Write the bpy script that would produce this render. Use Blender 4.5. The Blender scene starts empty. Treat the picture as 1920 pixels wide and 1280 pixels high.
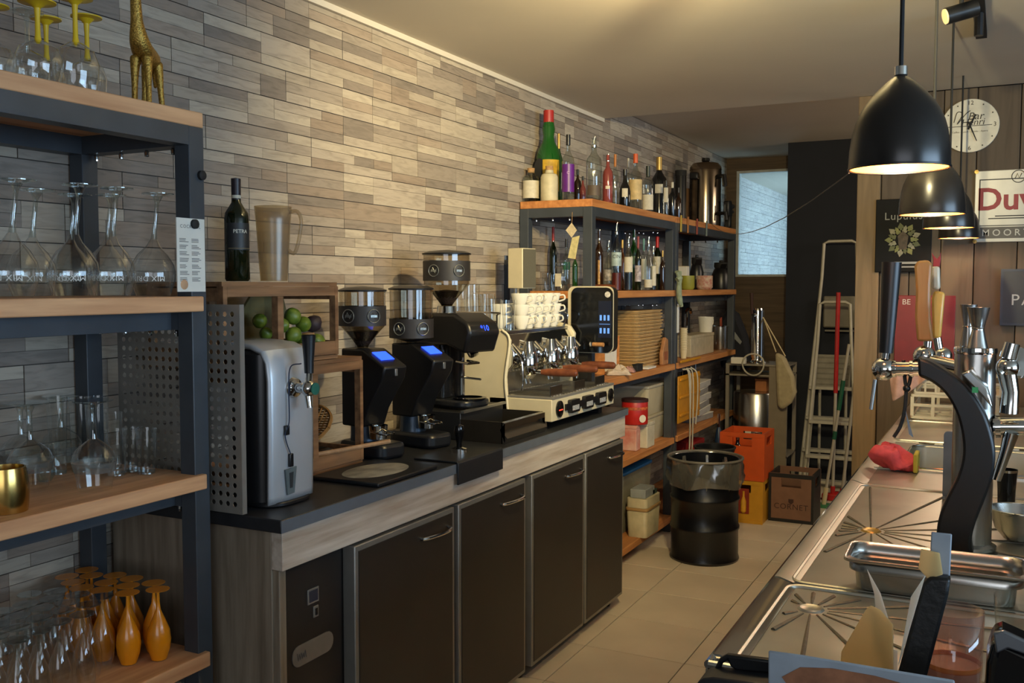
import bpy, bmesh, math, random
from mathutils import Vector, Matrix, Euler
R = random.Random(7)
sc = bpy.context.scene
COL = sc.collection
# ---------------------------------------------------------------- camera
F = 1800.0; VPX, VPY = 1880.0, 536.0; CZ = 1.5
PITCH = math.atan((640 - VPY) / F); YAW = math.atan((VPX - 960) / F * math.cos(PITCH))
FW = Vector((-math.sin(YAW) * math.cos(PITCH), math.cos(YAW) * math.cos(PITCH), -math.sin(PITCH)))
RT = Vector((math.cos(YAW), math.sin(YAW), 0)); UP = RT.cross(FW); CP = Vector((0, 0, CZ))
cam = bpy.data.cameras.new('camera'); cam.sensor_width = 36; cam.lens = F / 1920 * 36; cam.clip_start = .05
camo = bpy.data.objects.new('camera', cam); COL.objects.link(camo)
camo.matrix_world = Matrix((( RT.x, UP.x, -FW.x, 0), (RT.y, UP.y, -FW.y, 0), (RT.z, UP.z, -FW.z, CZ), (0, 0, 0, 1)))
sc.camera = camo
# ---------------------------------------------------------------- world, lights, exposure
sc.view_settings.view_transform = 'Standard'; sc.view_settings.look = 'None'
sc.view_settings.gamma = 1; sc.view_settings.use_curve_mapping = False
sc.view_settings.exposure = 0.02
w = bpy.data.worlds.new('world'); sc.world = w; w.use_nodes = True
w.node_tree.nodes['Background'].inputs[0].default_value = (.62, .78, 1.0, 1); w.node_tree.nodes['Background'].inputs[1].default_value = .35
sc.cycles.transparent_max_bounces = 24; sc.cycles.max_bounces = 8
sc.cycles.sample_clamp_indirect = 4
def area(name, loc, rot, sx, sy, power, col):
    l = bpy.data.lights.new(name, 'AREA'); l.shape = 'RECTANGLE'; l.size = sx; l.size_y = sy; l.energy = power; l.color = col
    o = bpy.data.objects.new(name, l); COL.objects.link(o); o.location = loc; o.rotation_euler = rot; return o
def spot(name, loc, target, power, col, size=2.0, blend=1, rad=.05):
    l = bpy.data.lights.new(name, 'SPOT'); l.energy = power; l.color = col; l.spot_size = size; l.spot_blend = blend; l.shadow_soft_size = rad
    o = bpy.data.objects.new(name, l); COL.objects.link(o); o.location = loc
    o.rotation_euler = (Vector(target) - Vector(loc)).to_track_quat('-Z', 'Y').to_euler(); return o
# daylight through the shop windows on the customer side, and through the window of the room beyond
area('daylight_side_window', (4.3, 1.1, 1.55), (0, math.radians(90), 0), 1.5, 3.6, 185, (.52, .75, 1.0))
area('daylight_front_window', (1.6, -3.3, 1.6), (math.radians(90), 0, 0), 3.4, 1.5, 46, (.88, .92, 1.0))
area('daylight_far_room', (-.9, 9.9, 1.7), (0, math.radians(90), 0), 1.6, 2.4, 62, (.58, .81, 1.0))
area('niche_fill_light', (.9, 6.6, 2.2), (0, math.radians(75), 0), .5, 1.0, 16, (1.0, .82, .62))  # added unseen fill lamp behind the plank wall, brightens the niche
# ---------------------------------------------------------------- pixel to place helpers (rays met with real surfaces)
def ray(u, v): return FW + RT * ((u - 960) / F) - UP * ((v - 640) / F)
def AX(u, v, X): d = ray(u, v); return CP + d * (X / d.x)
def AY(u, v, Y): d = ray(u, v); return CP + d * (Y / d.y)
def AZ(u, v, Z): d = ray(u, v); return CP + d * ((Z - CZ) / d.z)
def AW(u, v, W): return CP + ray(u, v) * W
def depth(p): return (p - CP).dot(FW)
def topz(u, v, x, y):
    d = ray(u, v); return CZ + d.z * math.hypot(x, y) / math.hypot(d.x, d.y)
def fitp(u0, u1, vt, P, z):
    r = (u1 - u0) / 2 * depth(Vector((P.x, P.y, z))) / F
    return P.x, P.y, r, topz((u0 + u1) / 2, vt, P.x, P.y) - z
def fitx(u0, u1, vt, X, z): return fitp(u0, u1, vt, AX((u0 + u1) / 2, 536, X), z)
def fity(u0, u1, vt, Y, z): return fitp(u0, u1, vt, AY((u0 + u1) / 2, 536, Y), z)
def fitz(u0, u1, vt, vb, z):
    P = AZ((u0 + u1) / 2, vb, z); r = (u1 - u0) / 2 * depth(P) / F
    h = Vector((P.x, P.y, 0)).normalized(); return fitp(u0, u1, vt, P + h * r * .9, z)
# ---------------------------------------------------------------- materials
def lin(c):
    return tuple(((x / 255) / 12.92 if x / 255 <= .04045 else ((x / 255 + .055) / 1.055) ** 2.4) for x in c) + (1,)
MATS = {}
def mat(name, c, rough=.5, metal=0, var=.12, scale=18, bump=0, stretch=(1, 1, 1), spec=.5, c2=None, emit=0, alpha=1, trans=0, coat=0):
    if name in MATS: return MATS[name]
    m = bpy.data.materials.new(name); m.use_nodes = True; nt = m.node_tree; N = nt.nodes; L = nt.links
    p = N['Principled BSDF']; p.inputs['Roughness'].default_value = rough; p.inputs['Metallic'].default_value = metal
    p.inputs['Specular IOR Level'].default_value = spec; p.inputs['Coat Weight'].default_value = coat
    a = lin(c); b = lin(c2) if c2 else tuple(min(1, x * (1 - var * 2)) for x in a[:3]) + (1,)
    if var > 0 or c2:
        tc = N.new('ShaderNodeTexCoord'); mp = N.new('ShaderNodeMapping'); mp.inputs['Scale'].default_value = stretch
        nz = N.new('ShaderNodeTexNoise'); nz.inputs['Scale'].default_value = scale; nz.inputs['Detail'].default_value = 5
        cr = N.new('ShaderNodeValToRGB'); cr.color_ramp.elements[0].position = .3; cr.color_ramp.elements[1].position = .7
        cr.color_ramp.elements[0].color = b; cr.color_ramp.elements[1].color = a
        L.new(tc.outputs['Object'], mp.inputs['Vector']); L.new(mp.outputs[0], nz.inputs['Vector'])
        L.new(nz.outputs['Fac'], cr.inputs['Fac']); L.new(cr.outputs['Color'], p.inputs['Base Color'])
        if bump:
            bp = N.new('ShaderNodeBump'); bp.inputs['Strength'].default_value = bump; bp.inputs['Distance'].default_value = .004
            L.new(nz.outputs['Fac'], bp.inputs['Height']); L.new(bp.outputs[0], p.inputs['Normal'])
    else: p.inputs['Base Color'].default_value = a
    if emit:
        p.inputs['Emission Color'].default_value = a; p.inputs['Emission Strength'].default_value = emit
    if trans: p.inputs['Transmission Weight'].default_value = trans
    if alpha < 1: p.inputs['Alpha'].default_value = alpha
    MATS[name] = m; return m
def glass(name, c, edge=.55, base=.04, rough=.03, dens=0):
    """thin sheet glass: clear where seen square on, reflecting towards its rims; dens gives body colour"""
    if name in MATS: return MATS[name]
    m = bpy.data.materials.new(name); m.use_nodes = True; nt = m.node_tree; N = nt.nodes; L = nt.links
    N.remove(N['Principled BSDF']); out = N['Material Output']
    t = N.new('ShaderNodeBsdfTransparent'); t.inputs[0].default_value = lin(c)
    g = N.new('ShaderNodeBsdfGlossy'); g.inputs['Roughness'].default_value = rough; g.inputs['Color'].default_value = (.9, .93, .95, 1)
    lw = N.new('ShaderNodeLayerWeight'); lw.inputs['Blend'].default_value = .5
    pw = N.new('ShaderNodeMath'); pw.operation = 'POWER'; pw.inputs[1].default_value = 2.6
    mr = N.new('ShaderNodeMapRange'); mr.inputs['To Min'].default_value = base; mr.inputs['To Max'].default_value = edge
    mx = N.new('ShaderNodeMixShader')
    L.new(lw.outputs['Facing'], pw.inputs[0]); L.new(pw.outputs[0], mr.inputs['Value']); L.new(mr.outputs[0], mx.inputs[0])
    src = t
    if dens:
        d = N.new('ShaderNodeBsdfDiffuse'); d.inputs[0].default_value = lin(c); m2 = N.new('ShaderNodeMixShader'); m2.inputs[0].default_value = dens
        L.new(t.outputs[0], m2.inputs[1]); L.new(d.outputs[0], m2.inputs[2]); src = m2
    L.new(src.outputs[0], mx.inputs[1]); L.new(g.outputs[0], mx.inputs[2]); L.new(mx.outputs[0], out.inputs['Surface'])
    MATS[name] = m; return m
def tint_mat(name, attr, rough=.7, bump=.3, scale=(4, 9, 60), dark=.55, vmix=.6):
    """strips of printed stone or wood: tone from the piece itself, grain from noise"""
    m = bpy.data.materials.new(name); m.use_nodes = True; nt = m.node_tree; N = nt.nodes; L = nt.links; p = N['Principled BSDF']
    p.inputs['Roughness'].default_value = rough; p.inputs['Specular IOR Level'].default_value = .25
    if attr:
        s = N.new('ShaderNodeAttribute'); s.attribute_name = attr; co = s.outputs['Color']
    else:
        s = N.new('ShaderNodeObjectInfo'); co = s.outputs['Color']
    ge = N.new('ShaderNodeNewGeometry'); mp = N.new('ShaderNodeMapping'); mp.inputs['Scale'].default_value = scale
    nz = N.new('ShaderNodeTexNoise'); nz.inputs['Scale'].default_value = 1; nz.inputs['Detail'].default_value = 6; nz.inputs['Distortion'].default_value = 1.2
    cr = N.new('ShaderNodeValToRGB'); cr.color_ramp.elements[0].position = .28; cr.color_ramp.elements[1].position = .55
    cr.color_ramp.elements[0].color = (dark, dark, dark, 1); cr.color_ramp.elements[1].color = (1, 1, 1, 1)
    mx = N.new('ShaderNodeMix'); mx.data_type = 'RGBA'; mx.blend_type = 'MULTIPLY'; mx.inputs['Factor'].default_value = vmix
    L.new(ge.outputs['Position'], mp.inputs['Vector']); L.new(mp.outputs[0], nz.inputs['Vector']); L.new(nz.outputs['Fac'], cr.inputs['Fac'])
    L.new(co, mx.inputs['A']); L.new(cr.outputs['Color'], mx.inputs['B']); L.new(mx.outputs['Result'], p.inputs['Base Color'])
    bp = N.new('ShaderNodeBump'); bp.inputs['Strength'].default_value = bump; bp.inputs['Distance'].default_value = .003
    L.new(nz.outputs['Fac'], bp.inputs['Height']); L.new(bp.outputs[0], p.inputs['Normal'])
    MATS[name] = m; return m
def wood(name, c, c2, rough=.55, axis='y', scale=1.0, bump=.25):
    st = {'y': (38, 3, 38), 'x': (3, 38, 38), 'z': (38, 38, 3)}[axis]
    return mat(name, c, rough, 0, .2, scale, bump, st, .35, c2)
WHITE = mat('white_plaster', (196, 186, 170), .9, 0, .03, 3)
CEIL = mat('ceiling_paint', (214, 204, 186), .85, 0, .03, 2)
NAVY = mat('navy_paint', (27, 31, 42), .8, 0, .1, 6)
TRIM = mat('white_trim', (205, 198, 184), .6, 0, .02)
STEELF = mat('shelf_steel_black', (62, 68, 75), .42, 0, .12, 10, 0, (1, 1, 1), .5)
BLACK = mat('black_plastic', (20, 21, 24), .35, 0, .1, 12)
BLACKG = mat('black_gloss', (12, 13, 15), .12, 0, 0, spec=.6)
BLACKM = mat('black_matt', (22, 22, 23), .75, 0, .1)
CHROME = mat('chrome', (215, 215, 212), .08, 1, 0)
STEEL = mat('brushed_steel', (186, 184, 178), .26, 1, .06, 6, .05, (2, 60, 2))
STEELR = mat('worn_steel', (176, 172, 162), .3, 1, .12, 9, .12)
ALU = mat('aluminium', (178, 178, 174), .4, 1, .08)
ALUP = mat('door_frame_grey', (150, 148, 142), .45, .6, .06)
OAK = wood('shelf_oak_warm', (206, 142, 84), (165, 104, 58))
OAKP = wood('shelf_oak_pale', (222, 172, 126), (184, 132, 92))
PINE = wood('whitewashed_pine', (206, 197, 184), (160, 144, 126))
PINEV = wood('pine_side_panel', (150, 138, 120), (112, 100, 84), axis='z')
CRATEW = wood('crate_wood', (158, 118, 82), (104, 74, 50))
PLANKW = wood('beam_wood', (134, 112, 84), (108, 88, 64), axis='z')
WALNUT = wood('walnut_handle', (120, 68, 42), (84, 44, 28), .35)
GOLD = mat('gold_glitter', (196, 158, 76), .38, .85, .35, 260, .5)
BRASS = mat('hammered_brass', (205, 170, 96), .22, 1, .1, 30)
GLASS = glass('clear_glass', (250, 251, 250), .95, .06)
GLASSD = glass('clear_glass_thick', (240, 244, 242), .95, .11)
PLASTIC = glass('cloudy_plastic', (214, 210, 198), .5, .06, .25, .28)
YELLOW = mat('yellow_lacquer', (214, 178, 30), .35, 0, .05)
ORANGE = mat('orange_lacquer', (228, 140, 18), .25, 0, .06, coat=.3)
CREAM = mat('cream_enamel', (206, 196, 166), .35, 0, .04)
WHITEC = mat('white_ceramic', (226, 222, 208), .25, 0, .03)
def thin(name, c):
    m = bpy.data.materials.new(name); m.use_nodes = True; nt = m.node_tree; N = nt.nodes; p = N['Principled BSDF']
    p.inputs['Base Color'].default_value = lin(c); p.inputs['Roughness'].default_value = .8; tr = N.new('ShaderNodeBsdfTranslucent'); tr.inputs[0].default_value = lin(c)
    nz = N.new('ShaderNodeTexNoise'); nz.inputs['Scale'].default_value = 30; bp = N.new('ShaderNodeBump'); bp.inputs['Strength'].default_value = .2; nt.links.new(nz.outputs['Fac'], bp.inputs['Height']); nt.links.new(bp.outputs[0], p.inputs['Normal'])
    mx = N.new('ShaderNodeMixShader'); mx.inputs[0].default_value = .8; nt.links.new(p.outputs[0], mx.inputs[1]); nt.links.new(tr.outputs[0], mx.inputs[2]); nt.links.new(mx.outputs[0], N['Material Output'].inputs['Surface']); return m
THINC = thin('thin_cream_paper', (244, 226, 184)); THINW = thin('thin_white_paper', (244, 240, 230))
PAPER = mat('white_paper', (222, 218, 206), .8, 0, .03)
CREAMP = mat('cream_paper', (214, 196, 156), .8, 0, .05)
CARD = mat('brown_cardboard', (190, 152, 96), .85, 0, .1)
# ---------------------------------------------------------------- lettering, made before the scene fills up
TXT = {}
def maketxt(key, body, size=1.0, shear=0, spacing=1.0):
    c = bpy.data.curves.new('lettering', 'FONT'); c.body = body; c.size = size; c.align_x = 'CENTER'; c.align_y = 'CENTER'; c.shear = shear
    c.space_character = spacing; c.resolution_u = 3; c.offset = {'duvel': .022, 'moor': .008, 'petr': .012}.get(key, 0)
    o = bpy.data.objects.new('lettering_tmp', c); COL.objects.link(o)
    dg = bpy.context.evaluated_depsgraph_get(); me = bpy.data.meshes.new_from_object(o.evaluated_get(dg))
    TXT[key] = ([v.co.copy() for v in me.vertices], [tuple(p.vertices) for p in me.polygons])
    bpy.data.objects.remove(o); bpy.data.curves.remove(c); bpy.data.meshes.remove(me)
for k, b, sp in (('petr', 'PETRA', 1), ('mix', 'MIX DRINK', 1.1), ('cock', 'COCKTAIL', 1.2), ('duvel', 'Duvel', 1), ('moor', 'MOORTGAT', 1.5),
                 ('lup', 'Lupulus', 1.1), ('bel', 'BE', 1), ('pa', 'PALM', 1.2), ('cor', 'CORNET', 1.1), ('n', 'n', 1), ('bar', 'Bar', 1), ('henri', 'Henri', 1), ('cof', 'Coffee - Lunch - Drinks - Apero', 1),
                 ('12', '12', 1), ('3', '3', 1), ('6', '6', 1), ('9', '9', 1), ('craft', 'Craft', 1), ('cin', 'CIN', 1), ('c', 'C', 1), ('num', '*10', 1)):
    maketxt(k, b, 1, .2 if k in ('bar', 'henri', 'jur') else 0, sp)
# ---------------------------------------------------------------- mesh building
class B:
    def __init__(s): s.v = []; s.f = []; s.m = Matrix()
    def add(s, vs, fs):
        n = len(s.v); s.v += [s.m @ Vector(v) for v in vs]; s.f += [tuple(i + n for i in f) for f in fs]; return s
    def box(s, x0, x1, y0, y1, z0, z1):
        return s.add([(x0, y0, z0), (x1, y0, z0), (x1, y1, z0), (x0, y1, z0), (x0, y0, z1), (x1, y0, z1), (x1, y1, z1), (x0, y1, z1)],
                     [(3, 2, 1, 0), (4, 5, 6, 7), (0, 1, 5, 4), (1, 2, 6, 5), (2, 3, 7, 6), (3, 0, 4, 7)])
    def cbox(s, x, y, z, sx, sy, sz): return s.box(x - sx / 2, x + sx / 2, y - sy / 2, y + sy / 2, z - sz / 2, z + sz / 2)
    def lathe(s, prof, n=24, cx=0, cy=0, close=False):
        vs = []; fs = []
        for r, z in prof:
            for k in range(n): a = 2 * math.pi * k / n; vs.append((cx + r * math.cos(a), cy + r * math.sin(a), z))
        for i in range(len(prof) - 1):
            for k in range(n): fs.append((i * n + k, i * n + (k + 1) % n, (i + 1) * n + (k + 1) % n, (i + 1) * n + k))
        if prof[0][0] > 1e-5 and close: fs.append(tuple(range(n - 1, -1, -1)))
        if prof[-1][0] > 1e-5 and close: fs.append(tuple(range((len(prof) - 1) * n, len(prof) * n)))
        return s.add(vs, fs)
    def tube(s, pts, r, n=8, caps=True):
        pts = [Vector(p) for p in pts]; vs = []; fs = []; rs = r if isinstance(r, (list, tuple)) else [r] * len(pts); up = None
        for i, p in enumerate(pts):
            t = (pts[min(i + 1, len(pts) - 1)] - pts[max(i - 1, 0)]).normalized()
            if up is None: up = Vector((0, 0, 1)) if abs(t.z) < .9 else Vector((1, 0, 0))
            a = (up - t * up.dot(t)).normalized(); b = t.cross(a); up = a
            for k in range(n):
                q = 2 * math.pi * k / n; vs.append(p + (a * math.cos(q) + b * math.sin(q)) * rs[i])
        for i in range(len(pts) - 1):
            for k in range(n): fs.append((i * n + k, i * n + (k + 1) % n, (i + 1) * n + (k + 1) % n, (i + 1) * n + k))
        if caps: fs += [tuple(range(n - 1, -1, -1)), tuple(range((len(pts) - 1) * n, len(pts) * n))]
        return s.add(vs, fs)
    def prism(s, poly, d0, d1, axis='y'):
        n = len(poly); o = []
        for d in (d0, d1):
            for a, b in poly: o.append({'y': (a, d, b), 'x': (d, a, b), 'z': (a, b, d)}[axis])
        fs = [tuple(range(n)), tuple(range(2 * n - 1, n - 1, -1))] + [(i, n + i, n + (i + 1) % n, (i + 1) % n) for i in range(n)]
        return s.add(o, fs)
    def sphere(s, x, y, z, r, n=14, sz=1):
        s.lathe([(r * math.sin(math.pi * i / (n // 2 + 1)) + 1e-6, z - r * sz * math.cos(math.pi * i / (n // 2 + 1))) for i in range(n // 2 + 2)], n, x, y); return s
    def text(s, key, h, mtx, wrap=0):
        vs, fs = TXT[key]; o = []
        for v in vs:
            if wrap: a = v.x * h / wrap; o.append(mtx @ Vector((wrap * math.sin(a), v.y * h, wrap * math.cos(a))))
            else: o.append(mtx @ Vector((v.x * h, v.y * h, 0)))
        return s.add(o, fs)
    def done(s, name, m, parent=None, loc=None, rz=0, smooth=35, bevel=0, solid=0, recalc=True, sub=0):
        me = bpy.data.meshes.new(name); me.from_pydata([tuple(v) for v in s.v], [], s.f)
        if recalc:
            b = bmesh.new(); b.from_mesh(me); bmesh.ops.recalc_face_normals(b, faces=b.faces); b.to_mesh(me); b.free()
        if smooth: me.shade_smooth(); me.set_sharp_from_angle(angle=math.radians(smooth))
        me.materials.append(m); o = bpy.data.objects.new(name, me); COL.objects.link(o); o.parent = parent
        if loc is not None: o.location = loc
        if rz: o.rotation_euler.z = rz
        if solid: d = o.modifiers.new('thick', 'SOLIDIFY'); d.thickness = solid; d.offset = 0
        if sub: d = o.modifiers.new('smooth', 'SUBSURF'); d.levels = sub; d.render_levels = sub
        if bevel: d = o.modifiers.new('edge', 'BEVEL'); d.width = bevel; d.segments = 2; d.limit_method = 'ANGLE'; d.angle_limit = math.radians(40)
        return o
def rrect(x0, x1, y0, y1, r, n=4):
    o = []
    for cx, cy, a0 in ((x1 - r, y1 - r, 0), (x0 + r, y1 - r, 90), (x0 + r, y0 + r, 180), (x1 - r, y0 + r, 270)):
        for i in range(n + 1): a = math.radians(a0 + 90 * i / n); o.append((cx + r * math.cos(a), cy + r * math.sin(a)))
    return o
def tag(o, label, cat, group=None, kind=None):
    o['label'] = label; o['category'] = cat
    if group: o['group'] = group
    if kind: o['kind'] = kind
    return o
def thing(name, label, cat, loc=(0, 0, 0), rz=0, group=None):
    o = bpy.data.objects.new(name, None); o.empty_display_size = .05; COL.objects.link(o); o.location = loc; o.rotation_euler.z = rz
    return tag(o, label, cat, group)
def struct(o): o['kind'] = 'structure'; return o
KIDS = {}
def copytree(root, loc, rz=None, label=None, group=None, scale=None):
    if root not in KIDS: KIDS[root] = [(c, [g for g in bpy.data.objects if g.parent == c]) for c in bpy.data.objects if c.parent == root]
    r = root.copy(); COL.objects.link(r); r.location = loc
    if rz is not None: r.rotation_euler.z = rz
    if scale: r.scale = scale
    if label: r['label'] = label
    if group: r['group'] = group
    for c, gs in KIDS[root]:
        d = c.copy(); COL.objects.link(d); d.parent = r
        for g in gs: e = g.copy(); COL.objects.link(e); e.parent = d
    return r
def relax(pts, it=60, lo=None, hi=None):
    """push overlapping round feet apart: pts = [x, y, r]"""
    P = [list(p) for p in pts]
    for _ in range(it):
        for i in range(len(P)):
            for j in range(i):
                dx, dy = P[i][0] - P[j][0], P[i][1] - P[j][1]; d = math.hypot(dx, dy) or 1e-4; m = P[i][2] + P[j][2] + .0015 - d
                if m > 0:
                    ux, uy = dx / d * m / 2, dy / d * m / 2; P[i][0] += ux; P[i][1] += uy; P[j][0] -= ux; P[j][1] -= uy
        for q in P:
            if lo: q[0] = max(lo[0] + q[2], q[0]); q[1] = max(lo[1] + q[2], q[1])
            if hi: q[0] = min(hi[0] - q[2], q[0]); q[1] = min(hi[1] - q[2], q[1])
    return P
def bez(pts, n=8):
    """Catmull-Rom through points"""
    P = [Vector(p) for p in pts]; P = [P[0] * 2 - P[1]] + P + [P[-1] * 2 - P[-2]]; o = []
    for i in range(1, len(P) - 2):
        for k in range(n):
            t = k / n; a, b, c, d = P[i - 1:i + 3]
            o.append(.5 * ((2 * b) + (c - a) * t + (2 * a - 5 * b + 4 * c - d) * t * t + (3 * b - a - 3 * c + d) * t ** 3))
    o.append(P[-2]); return o
def TM(o, face='-y', roll=0):
    ax = {'-y': ((1, 0, 0), (0, 0, 1), (0, -1, 0)), '+x': ((0, 1, 0), (0, 0, 1), (1, 0, 0)), '+z': ((1, 0, 0), (0, 1, 0), (0, 0, 1))}[face]
    m = Matrix([[ax[j][i] for j in range(3)] + [o[i]] for i in range(3)] + [[0, 0, 0, 1]])
    return m @ Matrix.Rotation(roll, 4, 'Z')
# ================================================================ THE SETTING
WX = -2.17; CEILZ = 2.5
# left wall with stone-look strips
wl = struct(B().box(WX - .12, WX, -3.5, 14, 0, 2.6).done('wall_left', mat('wall_backing', (70, 64, 58), .9)))
STRIP_O = tint_mat('stone_strip_single', None); STRIP_A = tint_mat('stone_strip_field', 'tone')
TONES0 = [(196, 186, 168), (206, 196, 178), (180, 170, 154), (164, 154, 142), (150, 140, 130), (132, 122, 114), (168, 152, 136), (146, 130, 116), (120, 112, 106), (188, 178, 164)]
TONES = [tuple((160 * .40 + c[i] * .60) * .93 + (2, -3, -9)[i] for i in range(3)) for c in TONES0]
strips = []
PW, PH = .50, .102; cw, ch = PW / 8, PH / 3
row = 0; z0 = .08
while z0 < 2.6:
    y0 = -.3 + (row % 3) * PW * .37
    while y0 < 13.8:
        occ = [[0] * 8 for _ in range(3)]
        for i in range(3):
            for j in range(8):
                if occ[i][j]: continue
                wmax = 1
                while j + wmax < 8 and not occ[i][j + wmax]: wmax += 1
                wd = min(wmax, R.choice((2, 3, 3, 4, 4, 5, 6))); 
                if wmax - wd == 1: wd = wmax
                hh = 2 if (i < 2 and R.random() < .16 and not any(occ[i + 1][j:j + wd])) else 1
                for a in range(hh):
                    for b in range(wd): occ[i + a][j + b] = 1
                tn = R.choice(TONES)
                if y0 + j * cw > 8.3: tn = tuple(.3 * a + .7 * 196 for a in tn)  # strips past the window paled, the far room's daylight put into their tones
                strips.append((y0 + j * cw, y0 + (j + wd) * cw, z0 + i * ch, z0 + (i + hh) * ch, tn, R.uniform(.004, .0056), (j + wd) == 8, (i + hh) == 3))
        y0 += PW
    z0 += PH; row += 1
strips = [s for s in strips if s[2] < 2.58]
strips = [(a, b, c, min(d, 2.598), t, x, e, f) for a, b, c, d, t, x, e, f in strips]
def pxp(p):
    d = Vector(p) - CP; k = d.dot(FW)
    return (960 + F * d.dot(RT) / k, 640 - F * d.dot(UP) / k, k) if k > .1 else (-9e3, 0, 1)
scored = []
for s in strips:
    u, v, k = pxp((WX, (s[0] + s[1]) / 2, (s[2] + s[3]) / 2))
    vis = 20 < u < 990 and 10 < v and s[3] < 2.52 and (u > 400 or v < 120 or 250 < v < 350) and v < 620 - .1 * (u - 400)
    if vis: scored.append((abs((s[1] - s[0]) * (s[3] - s[2])) / k ** 3 * (u * .0 + 1), s))
scored.sort(key=lambda t: -t[0]); single = set(id(t[1]) for t in scored[:300])
ub = B().box(0, 1, 0, 1, 0, 1).done('stone_strip', STRIP_O, wl, smooth=0); um = ub.data; bpy.data.objects.remove(ub)
fv, ff, fc = B(), None, []
for s in strips:
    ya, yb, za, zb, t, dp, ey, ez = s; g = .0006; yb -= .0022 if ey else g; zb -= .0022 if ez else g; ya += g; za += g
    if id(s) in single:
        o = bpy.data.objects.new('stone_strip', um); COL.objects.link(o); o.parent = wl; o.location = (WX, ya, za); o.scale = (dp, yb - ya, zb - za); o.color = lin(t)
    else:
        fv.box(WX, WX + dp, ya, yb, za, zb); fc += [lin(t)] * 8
fo = fv.done('stone_strip_field', STRIP_A, wl, smooth=0, recalc=False); fo['kind'] = 'stuff'
ca = fo.data.attributes.new('tone', 'FLOAT_COLOR', 'POINT')
ca.data.foreach_set('color', [x for c in fc for x in c])
struct(B().box(WX + .008, WX + .022, -3.5, 5.43, 2.478, 2.5).done('trim_1', TRIM))
# floor of large tiles
fl = struct(B().box(-2.3, 4.6, -3.6, 14, -.1, -.006).done('floor', mat('grout', (92, 80, 66), .9)))
TILE = mat('floor_tile', (214, 200, 178), .4, 0, .08, 3, .03, (1, 1, 1), .4)
tb = B().box(-.2105, .2105, -.198, .198, -.006, 0).done('tile', TILE, fl, smooth=0, bevel=.0015)
tme = tb.data; first = True
for i in range(-2, 5):
    for j in range(-6, 12):
        x = -1.515 + .2125 + .425 * i; y = 4.045 + .2 + .4 * j
        if x > .3: continue
        o = tb if first else tb.copy()
        if not first: COL.objects.link(o)
        o.location = (x, y, 0); first = False
# ceilings
struct(B().box(-2.3, 4.6, -3.6, 5.43, CEILZ, CEILZ + .14).done('ceiling', CEIL))
struct(B().box(-2.3, 4.6, 5.43, 8.4, 2.6, 2.7).done('ceiling_back', CEIL))
struct(B().box(-2.3, 1, 8.4, 14, 2.5, 2.6).done('ceiling_far_room', TRIM))
# back wall with a glazed window into the next room
WBW = wood('back_wall_wood', (104, 84, 62), (78, 62, 46), axis='x')
b = B()
for q in ((-2.17, -2.074, 0, 2.6), (-2.074, -1.6, 0, 1.58), (-2.074, -1.6, 2.49, 2.6), (-1.6, .6, 0, 2.6)): b.box(q[0], q[1], 8.35, 8.42, q[2], q[3])
struct(b.done('wall_back', WBW))
wn = struct(B().box(-2.074, -2.05, 8.34, 8.41, 1.58, 2.49).box(-1.624, -1.6, 8.34, 8.41, 1.58, 2.49).box(-2.05, -1.624, 8.34, 8.41, 1.58, 1.6).box(-2.05, -1.624, 8.34, 8.41, 2.47, 2.49).done('window_1', mat('window_frame_white', (190, 190, 184), .5)))
B().box(-2.05, -1.624, 8.37, 8.376, 1.6, 2.47).done('pane', glass('window_glass', (236, 244, 246), .5, .03), wn, smooth=0)
struct(B().box(-1.5, 2, 7.62, 7.78, 0, 2.6).done('wall_navy', NAVY))
struct(B().box(-.9, -.78, 8.42, 14, 0, 1.1).box(-.9, -.78, 8.42, 14, 2.4, 2.6).done('wall_far_room', WHITE))
struct(B().box(-2.3, 1, 13.9, 14, 0, 2.6).done('wall_far_end', WHITE))
# plank wall at the end of the bar
wr = struct(B().box(-.70, 4.6, 5.47, 5.53, 0, 2.6).done('wall_right', mat('plank_gap', (34, 28, 24), .9)))
PLK = tint_mat('plank_wood', None, .65, .3, (22, 22, 1.5), .62, .7)
edges = [-.705, -.585, -.44, -.29, -.135, .06, .25, .44, .63, .82]
for i in range(len(edges) - 1):
    d = .03 if i == 0 else R.uniform(0, .006)
    o = B().box(edges[i] + .002, edges[i + 1] - .002, 5.445 - d, 5.47, 0, 2.499).done('plank', PLK, wr, smooth=0, bevel=.003)
    c = (136, 114, 86) if i == 0 else R.choice(((98, 85, 70), (104, 90, 74), (92, 79, 66), (100, 86, 72))); o.color = lin(c)
# the customer side: wall with a long window, wall behind the photographer
struct(B().box(4.5, 4.6, -3.5, 5.5, 0, .8).box(4.5, 4.6, -3.5, 5.5, 2.35, 2.5).box(4.5, 4.6, -3.5, -.8, .8, 2.35).box(4.5, 4.6, 3, 5.5, .8, 2.35).done('wall_customer_side', WHITE))
struct(B().box(-2.3, -.3, -3.6, -3.5, 0, 2.5).box(-.3, 3.5, -3.6, -3.5, 0, .8).box(-.3, 3.5, -3.6, -3.5, 2.35, 2.5).box(3.5, 4.6, -3.6, -3.5, 0, 2.5).done('wall_front', WHITE))
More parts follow.
